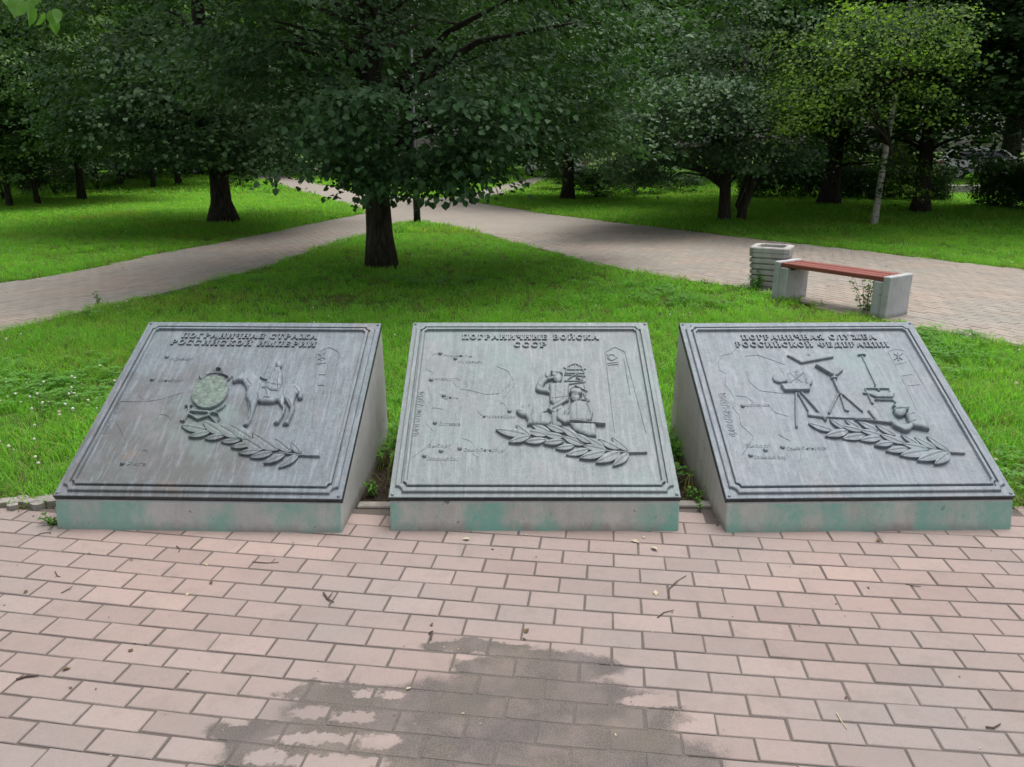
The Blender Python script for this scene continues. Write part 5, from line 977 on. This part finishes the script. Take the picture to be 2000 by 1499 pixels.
# dry litter at the paving edge
Pd = np.concatenate([np.column_stack([rng.uniform(-4, -1.95, 260), rng.normal(3.27, .03, 260)]), np.column_stack([rng.uniform(2.2, 4, 260), rng.normal(3.26, .04, 260)]), np.column_stack([rng.uniform(-.7, .95, 160), rng.uniform(3.28, 3.9, 160)])]); Pd = Pd[~foot(Pd, .01)]
scatter('dead_grass', 'dry straw and dead grass along the paving edge', z0(Pd, -.004), np.column_stack([rng.normal(0, 1.2, len(Pd)), rng.normal(0, 1.2, len(Pd)), rng.uniform(0, 6.28, len(Pd))]), .6+.6*rng.random(len(Pd)), [clump(93, 6, .05, .07, .003, M_DRYGRASS, 1.2)])
# tall weed by the bench and small plants at the stands
def weed(lab, px, py, h, n, mat, seed, spread=.12):
    r = np.random.default_rng(seed); root = tag(empty('weed', T(px, py)), lab, 'weed', 'wild plants at kerbs and corners'); m = MB(); P = []; Nn = []; D = []
    for i in range(n):
        a = r.uniform(0, 2*PI); q = spread*r.random(); x, y = q*math.cos(a), q*math.sin(a); hh = h*r.uniform(.5, 1.1); pts = [(x*.4, y*.4, -.01), (x*.8, y*.8, hh*.5), (x*1.5, y*1.5, hh)]; m.tube(pts, [.003, .0022, .001], 4, cap=False)
        for k in range(16): u = r.random(); b = r.uniform(0, 2*PI); P.append((x*(.4+1.1*u), y*(.4+1.1*u), hh*u)); D.append((math.cos(b), math.sin(b), .5)); Nn.append((r.normal()*.4, r.normal()*.4, 1))
    m.build('stems', mat, root); link('leaves', leaves_mesh('leaves', np.array(P), np.array(Nn), np.array(D), .4*min(.05, .012+h*.12)+min(.025, .01+h*.07)*r.random(len(P)), LEAF2, r.random(len(P))), mat, root)['kind'] = 'stuff'
weed('tall bushy weed growing against the near bench block', 1692, 606, .36, 16, M_CLOVER, 4, .14)
weed('weedy tuft at the foot of the concrete litter bin', 1478, 566, .22, 10, M_CLOVER, 5, .1)
weed('small bright weed at the left corner of the left stand', 106, 1024, .05, 7, M_TWIGLEAF, 6, .04)
weed('tall green plant standing alone on the lawn edge left', 192, 594, .13, 4, M_CLOVER, 7, .02)
weed('green plant low between the middle and right stand', 1362, 985, .07, 7, M_CLOVER, 8, .07)
weed('pale-leaved plant between the left and middle stand', 725, 965, .08, 5, M_CLOVER, 9, .06)

# ------------------------------------------------------------------ lamp posts
def lamp(lab, px, py, r=.06, h=4.2):
    root = tag(empty('lamp_post', T(px, py)), lab, 'lamp post', 'black lamp posts in the park'); m = MB(); m.tube([(0, 0, -.02), (0, 0, .03)], [.13, .12], 16); m.build('base_plate', M_BLACK, root)
    m = MB(); m.tube([(0, 0, .02), (0, 0, .8), (0, 0, .82), (0, 0, h)], [r*1.25, r*1.2, r*.8, r*.6], 14); m.build('post', M_BLACK, root, smooth=True)
    m = MB(); m.tube([(0, 0, h), (0, 0, h+.08), (0, 0, h+.3), (0, 0, h+.42)], [.06, .16, .2, .05], 12); m.build('lantern', simple('lamp_glass', (.6, .6, .56), .3), root, smooth=True)
lamp('black lamp post at the tip of the near lawn behind the large linden', 815, 437); lamp('small far lamp post on the left lawn tip', 540, 371, .05)
# ------------------------------------------------------------------ parked cars on the far road
def car(lab, px, py, rz, paint, sc=1., red=False):
    root = tag(empty('parked_car', T(px, py), rz), lab, 'car', 'cars parked along the far road'); root.scale = (sc, sc, sc)
    prof = [(-2.1, .35), (-2.15, .62), (-2.05, .92), (-1.75, 1.0), (-1.35, 1.42), (-.3, 1.5), (.55, 1.42), (1.15, 1.0), (1.9, .88), (2.12, .68), (2.12, .35)]
    m = MB(); n = len(prof); secs = [(-.86, .0), (-.84, .05), (.84, .05), (.86, .0)]
    V = []
    for yv, k in ((-.80, 0), (-.86, 1), (.86, 1), (.80, 0)):
        for x, z in prof: f = 1-.16*max(0, (z-.95))/.55 if z > .95 else 1; V.append((x*(1 if k else .985), yv*f, z if k else max(.33, z-.03)))
    V = V[n:2*n]+V[2*n:3*n]
    F = [tuple(range(n)), tuple(range(n, 2*n))[::-1]]+[((i+1) % n, i, n+i, n+(i+1) % n) for i in range(n)]
    m.add(V, F); b = m.build('body', paint, root); bv = b.modifiers.new('b', 'BEVEL'); bv.width = .06; bv.segments = 2
    for s in (-1, 1):
        for x0, x1, x2, x3 in ((-1.5, -1.25, -.35, -.35), (-.28, -.28, .45, .95)):
            m = MB(); m.add([(x0, s*.875, 1.0), (x3, s*.875, 1.0), (x2, s*.775, 1.38), (x1, s*.775, 1.38)], [(0, 1, 2, 3)]); m.build('window', M_GLASS, root)
    m = MB(); m.add([(-1.80, -.72, 1.03), (-1.80, .72, 1.03), (-1.42, .66, 1.40), (-1.42, -.66, 1.40)], [(3, 2, 1, 0)]); m.build('rear_window', M_GLASS, root, loc=(-.03, 0, .02))
    m = MB(); m.add([(1.13, -.72, 1.03), (1.13, .72, 1.03), (.62, .66, 1.40), (.62, -.66, 1.40)], [(0, 1, 2, 3)]); m.build('windscreen', M_GLASS, root, loc=(.03, 0, .02))
    for x in (-1.3, 1.3):
        for s in (-1, 1):
            m = MB(); m.tube([(x, s*.70, .32), (x, s*.90, .32)], [.32, .32], 18); w = m.build('wheel', M_BLACK, root); m = MB(); m.tube([(x, s*.88, .32), (x, s*.912, .32)], [.19, .17], 12); m.build('rim', M_RIM, w)
    for s in (-1, 1):
        m = MB(); m.box(-2.19, -2.08, s*.68-.14, s*.68+.14, .72, .92, .02); m.build('tail_light', M_RED, root); m = MB(); m.box(2.05, 2.17, s*.64-.16, s*.64+.16, .62, .76, .02); m.build('headlight', M_RIM, root)
M_GLASS = simple('car_glass', (.02, .025, .03), .08, 0, .8, bump=0); M_RIM = simple('alloy', (.45, .46, .48), .3, .6, bump=0); M_RED = simple('red_lamp', (.45, .02, .02), .3, bump=0)
WH = simple('white_paint', (.72, .72, .70), .3, bump=0, var=.02); SV = simple('silver_paint', (.42, .44, .46), .3, .4, bump=0, var=.02); RD = simple('red_paint', (.42, .03, .03), .3, bump=0, var=.02)
car('white car with red rear lights at the far end of the right-hand walk', 1082, 347, 2.0, WH)
car('silver car roof showing above the hedge left of the birch', 1590, 352, 2.9, SV)
car('white car glimpsed behind the left thicket next to the second linden', 345, 342, .1, WH); car('red car glimpsed just left of the second linden trunk', 392, 341, .15, RD, .9); car('silver car glimpsed through the middle of the left thicket', 215, 345, .05, SV); car('white car glimpsed through the left part of the thicket', 95, 347, .05, WH)
car('white car in the gap between the hedges', 1920, 352, -.3, WH)

# ------------------------------------------------------------------ litter on the paving
M_TWIG = simple('twig', (.07, .05, .038), .9)
TWS = [('dark forked twig lying left of centre on the paving', [(632, 1160), (640, 1172), (652, 1178)], .0035, M_TWIG, [(640, 1172), (650, 1160)]), ('curved brown stick near the left frame edge', [(32, 1330), (52, 1324), (76, 1322)], .0042, M_TWIG, None),
       ('thin forked twig upright-looking right of centre', [(1305, 1170), (1307, 1152), (1320, 1138), (1340, 1126)], .0022, M_TWIG, [(1307, 1152), (1325, 1138)]), ('short thin twig below the forked one right of centre', [(1284, 1208), (1296, 1198), (1316, 1193)], .002, M_TWIG, None),
       ('pale straw lying low in the right part of the paving', [(1634, 1395), (1644, 1412), (1654, 1426)], .0018, M_STRAW, None), ('long thin twig across a brick below the left stand', [(493, 1099), (520, 1101), (545, 1100)], .002, M_TWIG, [(530, 1101), (538, 1093)]),
       ('dark twig tip at the lower right of the paving', [(1925, 1422), (1940, 1424), (1954, 1416)], .0028, M_TWIG, None), ('small twig below the corner of the left stand', [(70, 1048), (82, 1043), (100, 1041)], .002, M_TWIG, None),
       ('fine twig beside the left stand front', [(345, 1068), (352, 1074), (349, 1080)], .0022, M_TWIG, None), ('dark shrivelled stalk above the stain', [(838, 1240), (845, 1236), (842, 1252)], .004, M_TWIG, None), ('tiny curled twig on the left bricks', [(108, 1118), (112, 1126), (118, 1128)], .002, M_TWIG, [(112, 1126), (108, 1130)]),
       ('thin twig in a joint on the right bricks', [(1768, 1142), (1785, 1146), (1798, 1147)], .0018, M_TWIG, None), ('bent twig low on the left bricks', [(120, 1160), (134, 1152), (142, 1146)], .0018, M_TWIG, [(128, 1155), (140, 1153)])]
for lab, pts, r, mt, br in TWS:
    P = [G(x, y) for x, y in pts]; o0 = P[0]; m = MB(); m.tube([(p[0]-o0[0], p[1]-o0[1], r+.001) for p in P], [r, r*.9]+[r*.6]*(len(P)-2), 5)
    if br: Q = [G(x, y) for x, y in br]; m.tube([(p[0]-o0[0], p[1]-o0[1], r+.002) for p in Q], [r*.7, r*.4], 5)
    tag(m.build('fallen_twig', mt, loc=tuple(o0)), lab, 'twig', 'twigs fallen on the paving')
# crumbs: seeds, petals, grit
def crumb(seed, s):
    r = random.Random(seed); m = MB(); m.box(-s, s, -s*.5, s*.5, 0, s*.4); 
    return mesh('crumb', [(x*r.uniform(.6, 1.2), y*r.uniform(.6, 1.2), z) for x, y, z in m.v], m.f)
cr = [crumb(i, .0022+.0010*(i % 3)) for i in range(5)]
for i, me in enumerate(cr): me.materials.append([M_TWIG, M_STRAW, M_TWIG, M_KERB, M_STRAW][i])
Pk = np.column_stack([rng.uniform(-3.2, 3.2, 260), rng.uniform(1.4, 3.15, 260)]); scatter('seed_litter', 'fine seeds and crumbs scattered over the paving', z0(Pk, .0015), np.column_stack([np.zeros(260), np.zeros(260), rng.uniform(0, 6.28, 260)]), .6+.9*rng.random(260)**2, cr)
print('objects', len(SC.objects), 'tris', sum(len(m.loops)-2*len(m.polygons) for m in bpy.data.meshes))
